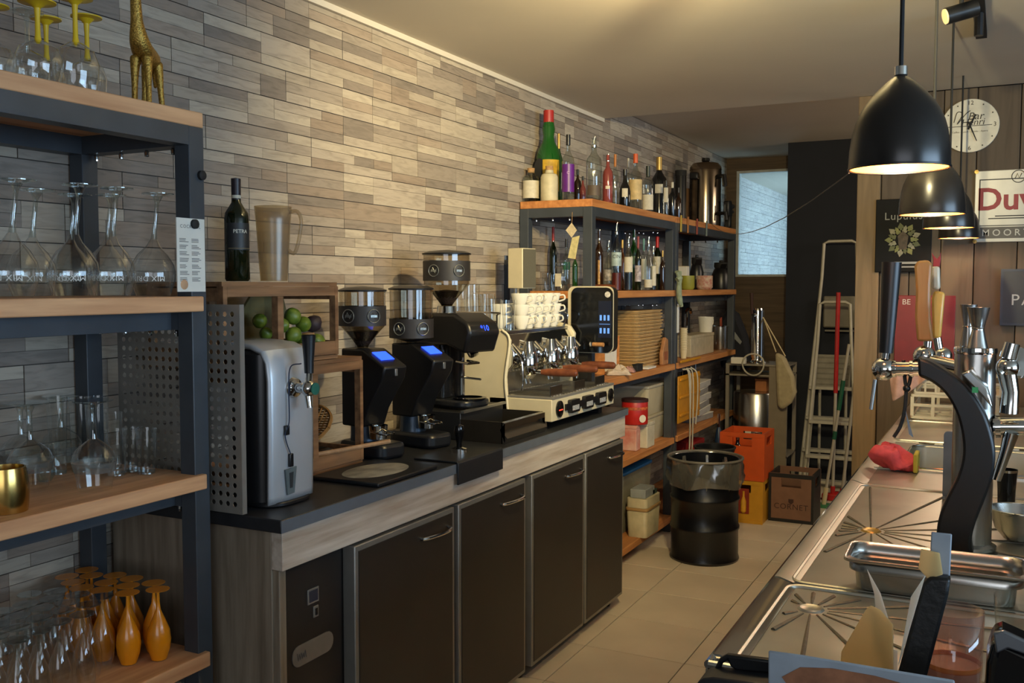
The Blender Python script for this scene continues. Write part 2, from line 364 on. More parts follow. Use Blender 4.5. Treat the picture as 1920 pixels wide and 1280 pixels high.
# ================================================================ SHELVING UNITS
SF = -1.75; SZ = (1.92, 1.475, 1.03, .58, .105)
def shelving(label, y0, y1, levels, front, wm, near=True):
    t = thing('shelving_unit', label, 'shelf', ((WX + front) / 2, (y0 + y1) / 2, 0)); cx = (WX + front) / 2; cy = (y0 + y1) / 2
    p = .048
    for x in (WX + .01, front - p):
        for y in (y0, y1 - p):
            B().box(x - cx, x + p - cx, y - cy, y + p - cy, 0, levels[0] - .037).done('post', STEELF, t, bevel=.002)
    for i, z in enumerate(levels):
        zz = z - .037
        for x in (WX + .01, front - p - (.07 if i else 0)): B().box(x - cx, x + p - cx, y0 + p - cy, y1 - p - cy, zz - .045, zz).done('rail', STEELF, t)
        for y in (y0, y1 - p): B().box(WX + .01 + p - cx, front - p - cx, y - cy, y + p - cy, zz - .045, zz).done('rail', STEELF, t)
        f = front + (.0 if i == 0 else .014); e = 0 if i == 0 else .022
        s = B().box(WX + .012 - cx, f - cx, y0 - (0 if i == 0 else -e) - cy, y1 - e - cy, zz, z).done('shelf_board', wm, t, bevel=.003)
        for k in range(4):
            sx = WX + .09 + k * .09 - cx
            for yy in (y0 + .03, y1 - .03): B().lathe([(.005, zz - .062), (.006, zz - .052), (.004, zz - .046)], 8, sx, yy - cy).done('bolt', CHROME, s)
    return t
shelving('black steel shelving unit with glassware at the left edge of the photo', .72, 1.76, (1.919, 1.475, 1.04, .596, .12), -1.74, OAKP)
shelving('black steel shelving unit of liquor bottles beside the coffee counter', 4.317, 5.64, SZ, -1.77, OAK)
shelving('black steel shelving unit with the steel urn, next to the back window', 5.66, 7.12, SZ, -1.77, OAK)
# ---------------------------------------------------------------- glasses of the left shelving
def glassware(name, label, cat, prof, m, loc, group=None, n=28, shear=0):
    t = thing(name, label, cat, loc, 0, group); return t
# yellow-stemmed goblets, upside down on the top board
def goblet(label, loc, h, rf, rb, stemmat, group):
    t = thing('goblet', label, 'glass', loc, 0, group); hb = h * .52
    B().lathe([(rb * .82, .001), (rb * .95, hb * .3), (rb, hb * .55), (rb * .8, hb * .83), (rb * .35, hb * .98), (.008, hb)], 28).done('bowl', GLASS, t)
    B().lathe([(.008, hb - .004), (.0055, hb + .012), (.005, h * .8), (.0065, h * .92), (rf * .5, h * .972), (rf, h * .985), (rf, h), (0.0001, h)], 24).done('stem', stemmat, t)
    return t
GOB = []; GOD = []; ZT = 1.919; GY = 'goblets on the top board of the left shelving'
for u, v, X, rf, rb, m, lab in ((136, -6, -1.80, .037, .048, YELLOW, 'upturned goblet with the tallest yellow stem, second nearest the gold giraffe'),
                                (166, 33, -1.90, .034, .043, YELLOW, 'upturned yellow-stemmed goblet standing nearest the gold giraffe'),
                                (74, 7, -1.80, .037, .048, YELLOW, 'upturned yellow-stemmed goblet with a broad foot left of the tallest one'),
                                (90, 36, -1.98, .034, .043, YELLOW, 'upturned yellow-stemmed goblet half hidden behind the others, close to the wall'),
                                (12, 14, -1.86, .034, .045, YELLOW, 'upturned yellow-stemmed goblet at the left edge of the photo'),
                                (50, 22, -1.89, .034, .045, GLASSD, 'upturned goblet with a clear glass stem among the yellow ones')):
    P = AX(u, 200, X); GOB.append((P.x, P.y, rb)); GOD.append((lab, topz(u, v, P.x, P.y) - ZT, rf, rb, m))
for (x, y, r), (lab, h, rf, rb, m) in zip(relax(GOB, 60, (-2.15, .8), (-1.745, 1.75)), GOD): goblet(lab, (x, y, ZT), h, rf, rb, m, GY)
# gold giraffe
def skinned(name, m, parent, chains, sub=2, loc=None):
    me = bpy.data.meshes.new(name); vs = []; es = []; rs = []
    for ch in chains:
        pi = None
        for item in ch:
            if isinstance(item, int): pi = item; continue
            vs.append(item[0]); rs.append(item[1]); i = len(vs) - 1
            if pi is not None: es.append((pi, i))
            pi = i
    me.from_pydata(vs, es, []); o = bpy.data.objects.new(name, me); COL.objects.link(o); o.parent = parent
    o.modifiers.new('skin', 'SKIN'); sk = me.skin_vertices[0].data
    for i, r in enumerate(rs): sk[i].radius = (r, r)
    sk[0].use_root = True
    d = o.modifiers.new('sub', 'SUBSURF'); d.levels = sub; d.render_levels = sub; me.materials.append(m)
    for md in o.modifiers:
        if md.type == 'SKIN': md.use_smooth_shade = True
    if loc: o.location = loc
    return o
P = AX(280, 300, -1.83); P.z = ZT
gr = thing('giraffe_figurine', 'gold glitter giraffe figurine standing on the top shelf board', 'figurine', P, math.radians(-62))
ch = [[((0, 0, .125), .026), ((.03, 0, .132), .027), ((.052, 0, .15), .024), ((.062, 0, .19), .0145), ((.068, 0, .25), .0125), ((.074, 0, .31), .011), ((.08, 0, .335), .0135), ((.102, 0, .328), .0105), ((.122, 0, .318), .008)],
      [0, ((-.032, 0, .12), .023), ((-.048, 0, .105), .008), ((-.052, 0, .06), .004)]]
gb = skinned('body', GOLD, gr, ch)
for sx, sy, dx in ((.04, .017, .012), (.036, -.017, -.006), (-.03, .016, -.012), (-.034, -.016, .006)):
    skinned('leg', GOLD, gr, [[((sx, sy * .75, .122), .0155), ((sx + dx * .3, sy, .09), .0105), ((sx + dx * .6, sy * 1.1, .05), .0075), ((sx + dx, sy * 1.2, .014), .007), ((sx + dx + .003, sy * 1.2, .004), .0085)]])
for s in (-1, 1):
    B().tube([(.077, .006 * s, .342), (.075, .008 * s, .362)], .0028, 6).sphere(.075, .008 * s, .364, .004, 8).done('ossicone', GOLD, gr)
    B().tube([(.075, .012 * s, .338), (.072, .027 * s, .343)], [.004, .0015], 6).done('ear', GOLD, gr)
# balloon glasses on the second board
Z2 = 1.475; BAL = []; BAD = []
def balloon(label, P, h, r, lean):
    t = thing('balloon_glass', label, 'glass', (P.x, P.y, Z2), 0, 'balloon glasses on the second board')
    b = B(); prof = [(r * .74, .001), (r * .9, h * .1), (r, h * .2), (r * .93, h * .3), (r * .68, h * .4), (r * .33, h * .48), (.008, h * .55)]
    b.lathe(prof, 32); st = B().lathe([(.008, h * .55), (.0055, h * .62), (.005, h * .9), (.012, h * .965), (r * .7, h * .985), (r * .7, h * .995), (.0001, h)], 28)
    for q in (b, st):
        for v in q.v:
            k = max(0, v.z - h * .42) * lean; v.y += k * .9; v.x += k * .45
    bo = b.done('bowl', GLASS, t); st.done('stem', GLASSD, t)
    l = B().text('mix', .017, Matrix.Rotation(math.radians(27), 4, 'Z') @ Matrix.Translation((0, 0, h * .17)) @ Matrix.Rotation(math.pi / 2, 4, 'X') @ Matrix.Rotation(math.pi, 4, 'Z'), r * 1.005).done('lettering', mat('white_print', (216, 214, 206), .6, 0, 0), bo, smooth=0, recalc=False)
    return t
for u, v, X, r, lab in ((22, 336, -1.80, .053, 'upturned balloon glass leftmost on the second shelf board'), (60, 355, -1.92, .053, 'upturned balloon glass just behind the leftmost one'),
                        (140, 345, -1.80, .053, 'upturned balloon glass in front, its foot before the rear blue post'), (132, 364, -1.95, .053, 'upturned balloon glass at the wall behind the front one'),
                        (214, 352, -1.815, .052, 'upturned balloon glass third from the menu card, front row'), (204, 365, -1.97, .052, 'upturned balloon glass at the wall behind the rear blue post'),
                        (284, 362, -1.80, .052, 'upturned balloon glass nearest the menu card')):
    P = AX(u, 540, X); BAL.append((P.x, P.y, r)); BAD.append((lab, topz(u, v, P.x, P.y) - Z2, r))
for (x, y, _), (lab, h, r) in zip(relax(BAL, 60, (-2.15, .8), (-1.735, 1.712)), BAD): balloon(lab, Vector((x, y, 0)), h, r, .11)
# third board: chalices, tumblers, mug
Z3 = 1.04; C3 = []; D3 = []
def chalice(label, P, h):
    t = thing('chalice_glass', label, 'glass', (P.x, P.y, Z3), 0, 'stemmed beer glasses on the third board'); r = .049
    o = B().lathe([(r * .74, .001), (r * .86, h * .2), (r, h * .34), (r * .8, h * .45), (r * .4, h * .53), (.008, h * .57)], 28).done('bowl', GLASS, t)
    B().lathe([(.008, h * .57), (.0062, h * .66), (.0062, h * .88), (.012, h * .95), (r * .88, h * .985), (r * .88, h), (.0001, h)], 24).done('stem', GLASSD, t)
    B().lathe([(r * .87, h * .205), (r * .985, h * .315)], 28).done('frosted_band', glass('frosted_print', (200, 200, 196), .3, .06, .4, .12), o)
for u, vb, vt, lab in ((178, 925, 750, 'upturned stemmed beer glass with a frosted band, nearest the tumblers'), (64, 920, 753, 'upturned stemmed beer glass behind the hammered brass mug'),
                       (126, 885, 742, 'upturned stemmed beer glass in the back row between two others'), (12, 895, 752, 'upturned stemmed beer glass cut by the left photo edge')):
    x, y, r, h = fitz(u - 38, u + 38, vt, vb, Z3); C3.append((x, y, .049)); D3.append(('c', lab, h, 0, 0))
def tumbler(label, x, y, z, r, h, group, rib=0):
    t = thing('tumbler', label, 'glass', (x, y, z), 0, group); b = B().lathe([(.0001, .006), (r * .8, .004), (r * .82, .001), (r * .8, h * .25), (r * .9, h * .6), (r, h)], 24)
    if rib:
        for v in b.v: a = math.atan2(v.y, v.x); k = 1 + .02 * math.cos(12 * a); v.x *= k; v.y *= k
    b.done('body', GLASS, t); B().lathe([(.0001, .001), (r * .78, .001), (r * .78, .007), (.0001, .007)], 20).done('base', GLASSD, t); return t
TG = 'tumblers on the third board'
for u0, u1, vt, vb, lab in ((206, 246, 805, 893, 'small clear tumbler right of the frosted stemmed glasses'), (246, 283, 801, 886, 'small clear tumbler second from the perforated panel'), (286, 324, 797, 882, 'small clear tumbler nearest the perforated panel')):
    x, y, r, h = fitz(u0, u1, vt, vb, Z3); C3.append((x, y, r)); D3.append(('t', lab, h, r, 0))
x, y, r, h = fitz(297, 326, 760, 870, Z3 ); C3.append((x - .05, y, r)); D3.append(('t', 'narrow clear tumbler at the wall end of the third board', h * .95, r, 0))
for u0, u1, vt, X, lab in ((205, 246, 738, -2.03, 'tall ribbed tumbler in the back row before the perforated panel'), (140, 178, 742, -2.04, 'tall ribbed tumbler in the back row behind the frosted glass'), (84, 120, 744, -2.05, 'tall ribbed tumbler at the wall, back row left of the others')):
    x, y, r, h = fitx(u0, u1, vt, X, Z3); C3.append((x, y, r * 1.02)); D3.append(('t', lab, h, r, 1))
x, y, r, h = fitz(-28, 52, 876, 966, Z3); C3.append((x, y, r * 1.02)); x2, y2, r2, h2 = fitz(47, 84, 864, 912, Z3); C3.append((x2, y2 + .02, r2)); C3 = relax(C3, 80, (-2.15, .8), (-1.73, 1.70))
for (xx, yy, _), d in zip(C3, D3):
    if d[0] == 'c': chalice(d[1], Vector((xx, yy, 0)), d[2])
    else: tumbler(d[1], xx, yy, Z3, d[3], d[2], TG, d[4])
x, y = C3[-2][:2]
t = thing('brass_mug', 'hammered brass mug at the left edge of the third board', 'mug', (x, y, Z3)); b = B(); n, mz = 40, 22
pr = [(r * (.72 + .28 * math.sin(math.pi * (.28 + .52 * i / mz))), h * i / mz) for i in range(mz + 1)]
b.lathe([(.0001, 0)] + pr + [(pr[-1][0] - .003, h), (pr[-1][0] - .006, h * .3), (.0001, .004)], n)
for i, v in enumerate(b.v):
    rr = math.hypot(v.x, v.y)
    if rr > r * .6 and i < n * (mz + 1): k = 1 - .016 * (math.sin(math.atan2(v.y, v.x) * 20 + (int(v.z / h * 11) % 2) * math.pi) * math.cos(v.z / h * 11 * math.pi * 2)); v.x *= k; v.y *= k
b.done('cup', BRASS, t); B().tube(bez([(-r * .95, 0, h * .85), (-r * 1.5, 0, h * .8), (-r * 1.55, 0, h * .4), (-r * .95, 0, h * .25)], 6), .004, 8).done('handle', BRASS, t)
x, y, r, h = C3[-1][0], C3[-1][1], r2, h2
t = thing('glass_bowl', 'small round glass ball vase beside the brass mug', 'vase', (x, y, Z3)); B().lathe([(.0001, .001), (r * .6, .002), (r * .93, r * .6), (r, r), (r * .9, r * 1.5), (r * .62, r * 1.85)], 24).done('body', glass('blue_tint_glass', (214, 232, 236), .8, .12), t)
# bottom visible board: orange tulips and flutes
Z4 = .596
tu = thing('tulip_glass', '', 'glass', (0, 0, 0)); hT = .172
B().lathe([(.018, .001), (.026, .026), (.0285, .048), (.026, .072), (.015, .1), (.006, .122), (.004, .14), (.0035, .166), (.01, .1695), (.028, .1715), (.028, hT), (.0001, hT)], 24).done('body', ORANGE, tu)
c = Vector((-1.80, 1.46, 0))
TUL = [(252, 1099), (288, 1086), (222, 1094), (172, 1096), (325, 1076), (262, 1083), (233, 1075), (187, 1074), (150, 1088), (300, 1069), (276, 1064), (238, 1062), (206, 1064)]
TL = ['frontmost orange lacquered glass standing upside down', 'orange upside-down glass right of the frontmost, near the shelf end', 'orange upside-down glass left behind the frontmost', 'orange upside-down glass nearest the clear flutes', 'orange upside-down glass farthest right, against the shelf post',
      'orange upside-down glass directly behind the frontmost pair', 'orange upside-down glass in the middle of the cluster', 'orange upside-down glass behind the one nearest the flutes', 'orange upside-down glass leftmost, above the flutes', 'orange upside-down glass second from the shelf post', 'orange upside-down glass in the back row before the side panel', 'orange upside-down glass in the back row behind the middle one', 'orange upside-down glass in the back row near the rear post']
FL = [(32, 1198), (69, 1181), (109, 1165), (154, 1151), (194, 1117), (166, 1131), (117, 1143), (160, 1112), (69, 1158), (28, 1176), (-8, 1192), (79, 1139), (130, 1126), (36, 1154), (95, 1122), (52, 1132), (122, 1105), (57, 1113), (0, 1170), (4, 1145)]
hF = .175
RX = [tuple(AZ(u, v, Z4 + hT)[:2]) + (.0288,) for u, v in TUL] + [tuple(AZ(u, v, Z4 + hF)[:2]) + (.0275,) for u, v in FL]
RX = relax(RX, 150, (-2.15, .8), (-1.74, 1.705))
for i, (u, v) in enumerate(TUL):
    P = Vector((RX[i][0], RX[i][1], 0))
    if i == 0: tu.location = (P.x, P.y, Z4); tu['label'] = TL[0]; tu['group'] = 'orange glasses on the lower board'
    else: copytree(tu, (P.x, P.y, Z4), label=TL[i])
fl_ = thing('flute_glass', '', 'glass', (0, 0, 0)); hF = .175
B().lathe([(.019, .001), (.025, .03), (.026, .06), (.02, .09), (.009, .118), (.0045, .13)], 22).done('bowl', GLASS, fl_)
B().lathe([(.0045, .13), (.004, .166), (.01, .171), (.027, .173), (.027, hF), (.0001, hF)], 20).done('stem', GLASSD, fl_)
FL = [(32, 1198), (69, 1181), (109, 1165), (154, 1151), (194, 1117), (166, 1131), (117, 1143), (160, 1112), (69, 1158), (28, 1176), (-8, 1192), (79, 1139), (130, 1126), (36, 1154), (95, 1122), (52, 1132), (122, 1105), (57, 1113), (0, 1170), (4, 1145)]
FW_ = ['in the front row, second from the left photo edge', 'in the front row, third from the left photo edge', 'in the front row, second from the orange glasses', 'in the front row, nearest the orange glasses', 'standing apart before the dark gap beside the orange glasses',
       'in the second row next to the orange glasses', 'in the second row, middle of the cluster', 'in the back, touching the orange cluster', 'in the second row, left of the middle', 'in the second row near the left photo edge', 'in the front row, cut by the left photo edge', 'in the third row, left of the middle', 'in the third row, right of the middle', 'in the third row near the left photo edge', 'in the fourth row, middle of the cluster', 'in the fourth row, left part', 'in the last row, right part below the orange rims', 'in the last row, left part', 'in the second row, cut by the left photo edge', 'in the fourth row, cut by the left photo edge']
for i, (u, v) in enumerate(FL):
    P = Vector((RX[13 + i][0], RX[13 + i][1], 0)); lab = 'clear upside-down flute glass ' + FW_[i]
    if i == 0: fl_.location = (P.x, P.y, Z4); fl_['label'] = lab; fl_['group'] = 'clear flutes on the lower board'
    else: copytree(fl_, (P.x, P.y, Z4), label=lab)
# menu card with magnets on the post
t = thing('menu_card', 'white laminated cocktail menu card hung on the shelf post', 'menu', (-1.737, 1.716, 1.66)); 
m_ = B().box(0, .0025, -.053, .036, -.175, .0).done('card', PAPER, t)
B().text('cock', .0115, TM((.003, -.01, -.02), '+x')).done('lettering', mat('menu_ink', (96, 92, 90), .8, 0, 0), t, smooth=0, recalc=False)
b = B()
for k in range(7):
    for s in (0, 1):
        for q in range(3): b.box(.0026, .0029, -.045 + s * .038, -.045 + s * .038 + R.uniform(.018, .03), -.05 - k * .0155 - q * .0035, -.0485 - k * .0155 - q * .0035)
b.done('small_print', mat('menu_ink', (96, 92, 90), .8, 0, 0), t, smooth=0)
B().lathe([(.0001, 0), (.012, 0), (.011, .0006), (.0001, .0006)], 16).done('drink_picture', mat('menu_picture', (200, 158, 120), .8), t, loc=(.0026, -.032, -.158)).rotation_euler = (0, math.pi / 2, 0)
B().lathe([(.0001, 0), (.0115, 0), (.0115, .006), (.009, .0075), (.0001, .0075)], 20).done('magnet', BLACKM, t, loc=(.003, .002, -.013)).rotation_euler = (0, math.pi / 2, 0)
t = tag(B().lathe([(.0001, 0), (.0115, 0), (.0115, .008), (.009, .0095), (.0001, .0095)], 20).done('magnet', BLACKM, None, (-1.7395, 1.748, 1.766)), 'round black magnet alone on the shelf post above the menu', 'magnet'); t.rotation_euler = (0, math.pi / 2, 0)
# perforated steel panel behind the shelving
pp = thing('perforated_panel', 'perforated stainless steel panel between shelving and beer dispenser', 'panel', (-1.88, 1.787, .934)); b = B(); pit = .0236; r = .0068
x0 = -.205; nx, nz = 17, 21
for i in range(nx):
    for j in range(nz):
        cx = x0 + .012 + pit * (i + .5); cz = .012 + pit * (j + .5); sq = [(-1, -1), (0, -1), (1, -1), (1, 0), (1, 1), (0, 1), (-1, 1), (-1, 0)]
        o = [(cx + a * pit / 2, 0, cz + c * pit / 2) for a, c in sq]; q = [(cx + r * math.cos(math.atan2(c, a)), 0, cz + r * math.sin(math.atan2(c, a))) for a, c in sq]
        b.add(o + q, [(k, (k + 1) % 8, 8 + (k + 1) % 8, 8 + k) for k in range(8)])
xe = x0 + .024 + pit * nx; ze = .024 + pit * nz
for q in ((x0, x0 + .012, 0, ze), (xe - .012, xe, 0, ze), (x0 + .012, xe - .012, 0, .012), (x0 + .012, xe - .012, ze - .012, ze)): b.add([(q[0], 0, q[2]), (q[1], 0, q[2]), (q[1], 0, q[3]), (q[0], 0, q[3])], [(0, 1, 2, 3)])
PERF = mat('perforated_steel', (150, 146, 138), .4, .45, .08, 20)
b.done('sheet', PERF, pp, solid=.0015, smooth=0); B().box(xe - .002, xe, -.0, .016, 0, ze).box(x0, x0 + .002, 0, .012, 0, ze).done('folded_edge', PERF, pp)
# ================================================================ COFFEE COUNTER
CT = .93
t = thing('counter', 'long wooden coffee counter with black worktop and whitewashed front board', 'counter', (-1.86, 3.02, 0))
lx = lambda x: x + 1.86
ly = lambda y: y - 3.02
WTOP = mat('black_worktop', (34, 36, 40), .42, 0, .12, 40)
B().box(lx(-2.155), lx(-1.55), ly(1.80), ly(4.235), CT - .034, CT).done('worktop', WTOP, t, bevel=.003)
B().box(lx(-1.55), lx(-1.5485), ly(1.80), ly(4.235), CT - .032, CT - .002).done('daylight_tint_edge', mat('daylight_tint_edge', (96, 104, 114), .4, 0, .08, 20), t)  # paler blue-grey strip imitates daylight falling on the worktop's front edge
B().box(lx(-1.595), lx(-1.56), ly(1.815), ly(4.225), .798, CT - .034).done('front_board', PINE, t, bevel=.002)
B().box(lx(-2.155), lx(-1.595), ly(1.815), ly(1.845), 0, CT - .034).box(lx(-1.6), lx(-1.575), ly(1.82), ly(1.845), 0, .797).done('side_panel', PINEV, t, bevel=.002)
B().box(lx(-2.155), lx(-1.62), ly(4.20), ly(4.225), 0, CT - .034).done('side_panel', PINEV, t)
# fridges
DOORM = mat('fridge_door_black', (44, 40, 37), .42, 0, .12, 5)
def fridge(label, y0, y1, doors, cat='fridge'):
    t = thing('bottle_fridge', label, cat, (-1.87, (y0 + y1) / 2, 0)); c = (y0 + y1) / 2
    B().box(lx(-2.14) + .01, lx(-1.60) + .01, y0 - c, y1 - c, .06, .78).done('body', BLACKM, t)
    for a, bb in doors:
        d = B().box(lx(-1.598) + .01, lx(-1.556) + .01, a - c, bb - c, .055, .79)
        o = d.done('door', ALUP, t, bevel=.003)
        B().box(lx(-1.556) + .01, lx(-1.5535) + .01, a + .016 - c, bb - .016 - c, .071, .774).done('door_panel', DOORM, o)
        hx = lx(-1.5535) + .01; hy0, hy1 = bb - .20 - c, bb - .045 - c
        B().tube(bez([(hx, hy0, .733), (hx + .014, hy0 + .004, .733), (hx + .026, (hy0 + hy1) / 2, .733), (hx + .024, hy1 - .02, .735), (hx, hy1, .738)], 6), .0055, 8).done('handle', CHROME, o)
    for y in (y0 + .04, y1 - .04): B().lathe([(.014, 0), (.018, .01), (.012, .012), (.012, .06)], 10, lx(-1.62) + .01, y - c, True).lathe([(.014, 0), (.012, .06)], 10, lx(-2.1) + .01, y - c, True).done('foot', BLACK, t)
    return t
f1 = fridge('black two-door bottle fridge with compressor panel, nearer one under the counter', 1.86, 3.165, ((2.105, 2.64), (2.668, 3.16)))
c = (1.86 + 3.165) / 2
pn = B().box(lx(-1.60) + .01, lx(-1.592) + .01, 1.862 - c, 2.09 - c, .06, .785).done('compressor_panel', mat('compressor_panel', (36, 34, 33), .5, 0, .2, 8), f1)
px_ = lx(-1.592) + .01
B().box(px_, px_ + .004, 1.945 - c, 1.99 - c, .67, .71).done('display_frame', ALUP, pn, bevel=.001); B().box(px_ + .004, px_ + .0045, 1.950 - c, 1.985 - c, .675, .705).done('display', mat('display_dark', (52, 54, 66), .2, 0, 0), pn)
B().box(px_, px_ + .004, 1.968 - c, 1.988 - c, .63, .66).done('switch', ALUP, pn, bevel=.001); B().box(px_ + .004, px_ + .006, 1.974 - c, 1.982 - c, .636, .654).done('switch_rocker', BLACK, pn)
B().prism(rrect(1.883 - c, 2.05 - c, .52, .575, .026), px_, px_ + .003, 'x').done('name_plate', mat('name_plate', (120, 114, 106), .5), pn); B().tube(bez([(px_ + .0035, 1.90 - c + .004 * k, .545 + (.012, -.008, .009, -.007, .01, -.006, .006, -.006)[k % 8]) for k in range(10)], 3), .0012, 5).done('plate_script', mat('plate_ink', (80, 76, 72), .6, 0, 0), pn)
fridge('black two-door bottle fridge at the far end of the counter', 3.19, 4.195, ((3.214, 3.718), (3.736, 4.19)))
# ---------------------------------------------------------------- beer dispenser
t = thing('beer_dispenser', 'silver and black home beer dispenser with tap on the counter end', 'dispenser', (-1.80, 1.965, CT), 0)
B().prism(rrect(-.005, .135, -.088, .088, .05), .0, .405, 'z').done('housing', mat('dispenser_black', (24, 25, 28), .3, 0, .05), t, bevel=.012)
sh = rrect(-.16, .155, -.085, .085, .045, 6); fr = []
b = B(); n = 14
prof = [(.15, .012), (.152, .03), (.155, .2), (.155, .33), (.15, .375), (.135, .402), (.10, .416), (.04, .421), (.0, .422)]
vs = []; fs = []
for x, z in prof:
    for k in range(n + 1):
        y = -.086 + .172 * k / n; e = 1 - (abs(2 * k / n - 1)) ** 6; q = .012 * (abs(2 * k / n - 1)) ** 3
        vs.append((x - q, y, z - q * .3))
for i in range(len(prof) - 1):
    for k in range(n): a = i * (n + 1) + k; fs.append((a, a + 1, a + n + 2, a + n + 1))
b.add(vs, fs).done('front_shell', mat('dispenser_silver', (188, 192, 196), .35, .35, .03), t, solid=.012)
B().prism(rrect(-.005, .165, -.09, .09, .06), 0, .012, 'z').done('base', BLACK, t, bevel=.003)
B().lathe([(.0001, .0), (.026, 0), (.028, .004), (.024, .012), (.014, .016), (.012, .05)], 20).done('tap_flange', CHROME, t, loc=(.158, -.005, .305)).rotation_euler = (0, math.pi / 2, 0)
tp = B().tube([(.158, -.005, .305), (.21, -.005, .305)], .013, 14).sphere(.21, -.005, .305, .021, 16).tube([(.205, -.005, .30), (.212, -.005, .255)], [.011, .008], 12).tube([(.21, -.005, .32), (.212, -.005, .345)], .008, 10).done('tap', CHROME, t)
B().lathe([(.0001, 0), (.016, 0), (.016, .003), (.0001, .003)], 18).done('tap_badge', mat('badge_green', (40, 104, 88), .4), tp, loc=(.23, -.005, .305)).rotation_euler = (0, math.pi / 2, 0)
B().lathe([(.012, .0), (.013, .03), (.018, .09), (.019, .098), (.0001, .1)], 14, .212, -.005).done('tap_handle', BLACK, t, loc=(0, 0, .345)); B().lathe([(.0001, .1002), (.017, .1), (.016, .1035), (.0001, .105)], 14, .212, -.005).done('handle_top', wood('cork_top', (170, 124, 72), (130, 90, 50)), t, loc=(0, 0, .345))
B().tube(bez([(.2, -.02, .37), (.172, -.03, .36), (.17, -.035, .30), (.17, -.035, .22), (.165, -.045, .19), (.165, -.04, .165), (.166, -.025, .13), (.166, -.022, .10)], 6), .0016, 6).done('tag_cord', mat('blue_cord', (30, 44, 70), .6), t)
B().box(.158, .168, -.045, -.03, .185, .21).box(.16, .168, -.03, -.016, .10, .135).done('tag_clip', BLACK, t, bevel=.002)
B().prism([(-.044, .095), (-.0, .098), (-.01, .03), (-.036, .028)], .160, .164, 'x').done('hanging_tag', mat('tag_grey', (92, 104, 108), .5), t); B().prism([(-.03, .085), (-.014, .086), (-.018, .045), (-.028, .045)], .164, .165, 'x').done('tag_print', mat('tag_dark', (40, 46, 50), .5, 0, 0), t)
B().text('craft', .012, TM((.1605, .015, .21), '+x')).done('lettering', mat('logo_grey', (120, 134, 148), .5, 0, 0), t, smooth=0, recalc=False)
# ---------------------------------------------------------------- wooden crates
def crate(label, x0, x1, y0, y1, z0, z1, p=.022, mid=()):
    """side-lying slatted box, open towards the aisle: four corner posts and boards"""
    t = thing('wooden_crate', label, 'crate', ((x0 + x1) / 2, (y0 + y1) / 2, z0)); a, b_, h = (x1 - x0) / 2, (y1 - y0) / 2, z1 - z0
    for sx in (-1, 1):
        for sy in (-1, 1): B().box(sx * a - (p if sx > 0 else 0), sx * a + (p if sx < 0 else 0), sy * b_ - (p * .7 if sy > 0 else 0), sy * b_ + (p * .7 if sy < 0 else 0), .012, h - .012).done('post', CRATEW, t)
    for sx in (-1, 1): B().box(sx * a - (.012 if sx > 0 else -.0), sx * a + (.012 if sx < 0 else 0), -b_ + .016, b_ - .016, .014, .014 + .04).done('slat', CRATEW, t); B().box(sx * a - (.012 if sx > 0 else 0), sx * a + (.012 if sx < 0 else 0), -b_ + .016, b_ - .016, h - .04, h - .0125).done('slat', CRATEW, t)
    for sy in (-1, 1):
        for zz in (.02, h - .052): B().box(-a + p, a - p, sy * b_ - (.011 if sy > 0 else 0), sy * b_ + (.011 if sy < 0 else 0), zz, zz + .035).done('slat', CRATEW, t)
    for m_ in mid:
        for sx in (-1, 1): B().box(sx * a - (p if sx > 0 else 0), sx * a + (p if sx < 0 else 0), m_ - (y0 + y1) / 2 - .012, m_ - (y0 + y1) / 2 + .012, .054, h - .0405).done('post', CRATEW, t)
    k = max(3, int(2 * a / .085))
    for i in range(k):
        for zz in (0, h - .012): B().box(-a + 2 * a * i / k + .004, -a + 2 * a * (i + 1) / k - .004, -b_, b_, zz, zz + .012).done('slat', CRATEW, t)
    return t
crate('lower wooden crate standing on the counter beside the grinders, holding a wicker tray', -2.08, -1.82, 1.99, 2.515, CT, 1.275, mid=(2.275,))
crate('upper wooden crate stacked on the lower one, holding limes', -2.10, -1.82, 1.90, 2.39, 1.277, 1.51, mid=(2.125,))
def wicker(label, loc, rx, ry, tilt, sx):
    t = thing('wicker_tray', label, 'tray', loc); WK = wood('wicker', (176, 130, 72), (120, 84, 44)); b = B(); e = bez([(rx * math.cos(a), ry * math.sin(a), 0) for a in [2 * math.pi * k / 12 for k in range(13)]], 3)
    B().tube(e, .006, 6).done('rim', WK, t)
    s = B()
    for k in range(-8, 9):
        y = ry * k / 9; w_ = rx * math.sqrt(1 - (k / 9) ** 2); s.tube([(-w_, y, 0), (0, y, -.012), (w_, y, 0)], .0028, 5)
    for k in range(-5, 6):
        x = rx * k / 6; w_ = ry * math.sqrt(1 - (k / 6) ** 2); s.tube([(x, -w_, .002), (x, 0, -.01), (x, w_, .002)], .0028, 5)
    s.done('weave', WK, t); t.rotation_euler = tilt; return t
wicker('round wicker tray leaning inside the lower crate', (-1.94, 2.36, 1.062), .10, .085, (math.radians(42), 0, 0), 1)
t = tag(B().tube([(-.15, 0, 0), (.15, 0, 0)], .007, 8).done('rolling_pin', wood('pale_stick', (190, 152, 112), (160, 120, 84)), None, (-1.80, 2.40, .994)), 'pale wooden stick lying across the front of the lower crate', 'stick'); t.rotation_euler = (0, math.radians(-4), math.radians(62))
t = thing('dark_bowl', 'dark glazed bowl lying in the lower crate below the wicker tray', 'bowl', (-1.95, 2.38, .945)); B().lathe([(.0001, .0), (.04, .001), (.075, .02), (.09, .035), (.086, .036), (.07, .024), (.0001, .006)], 28).done('body', BLACKG, t)
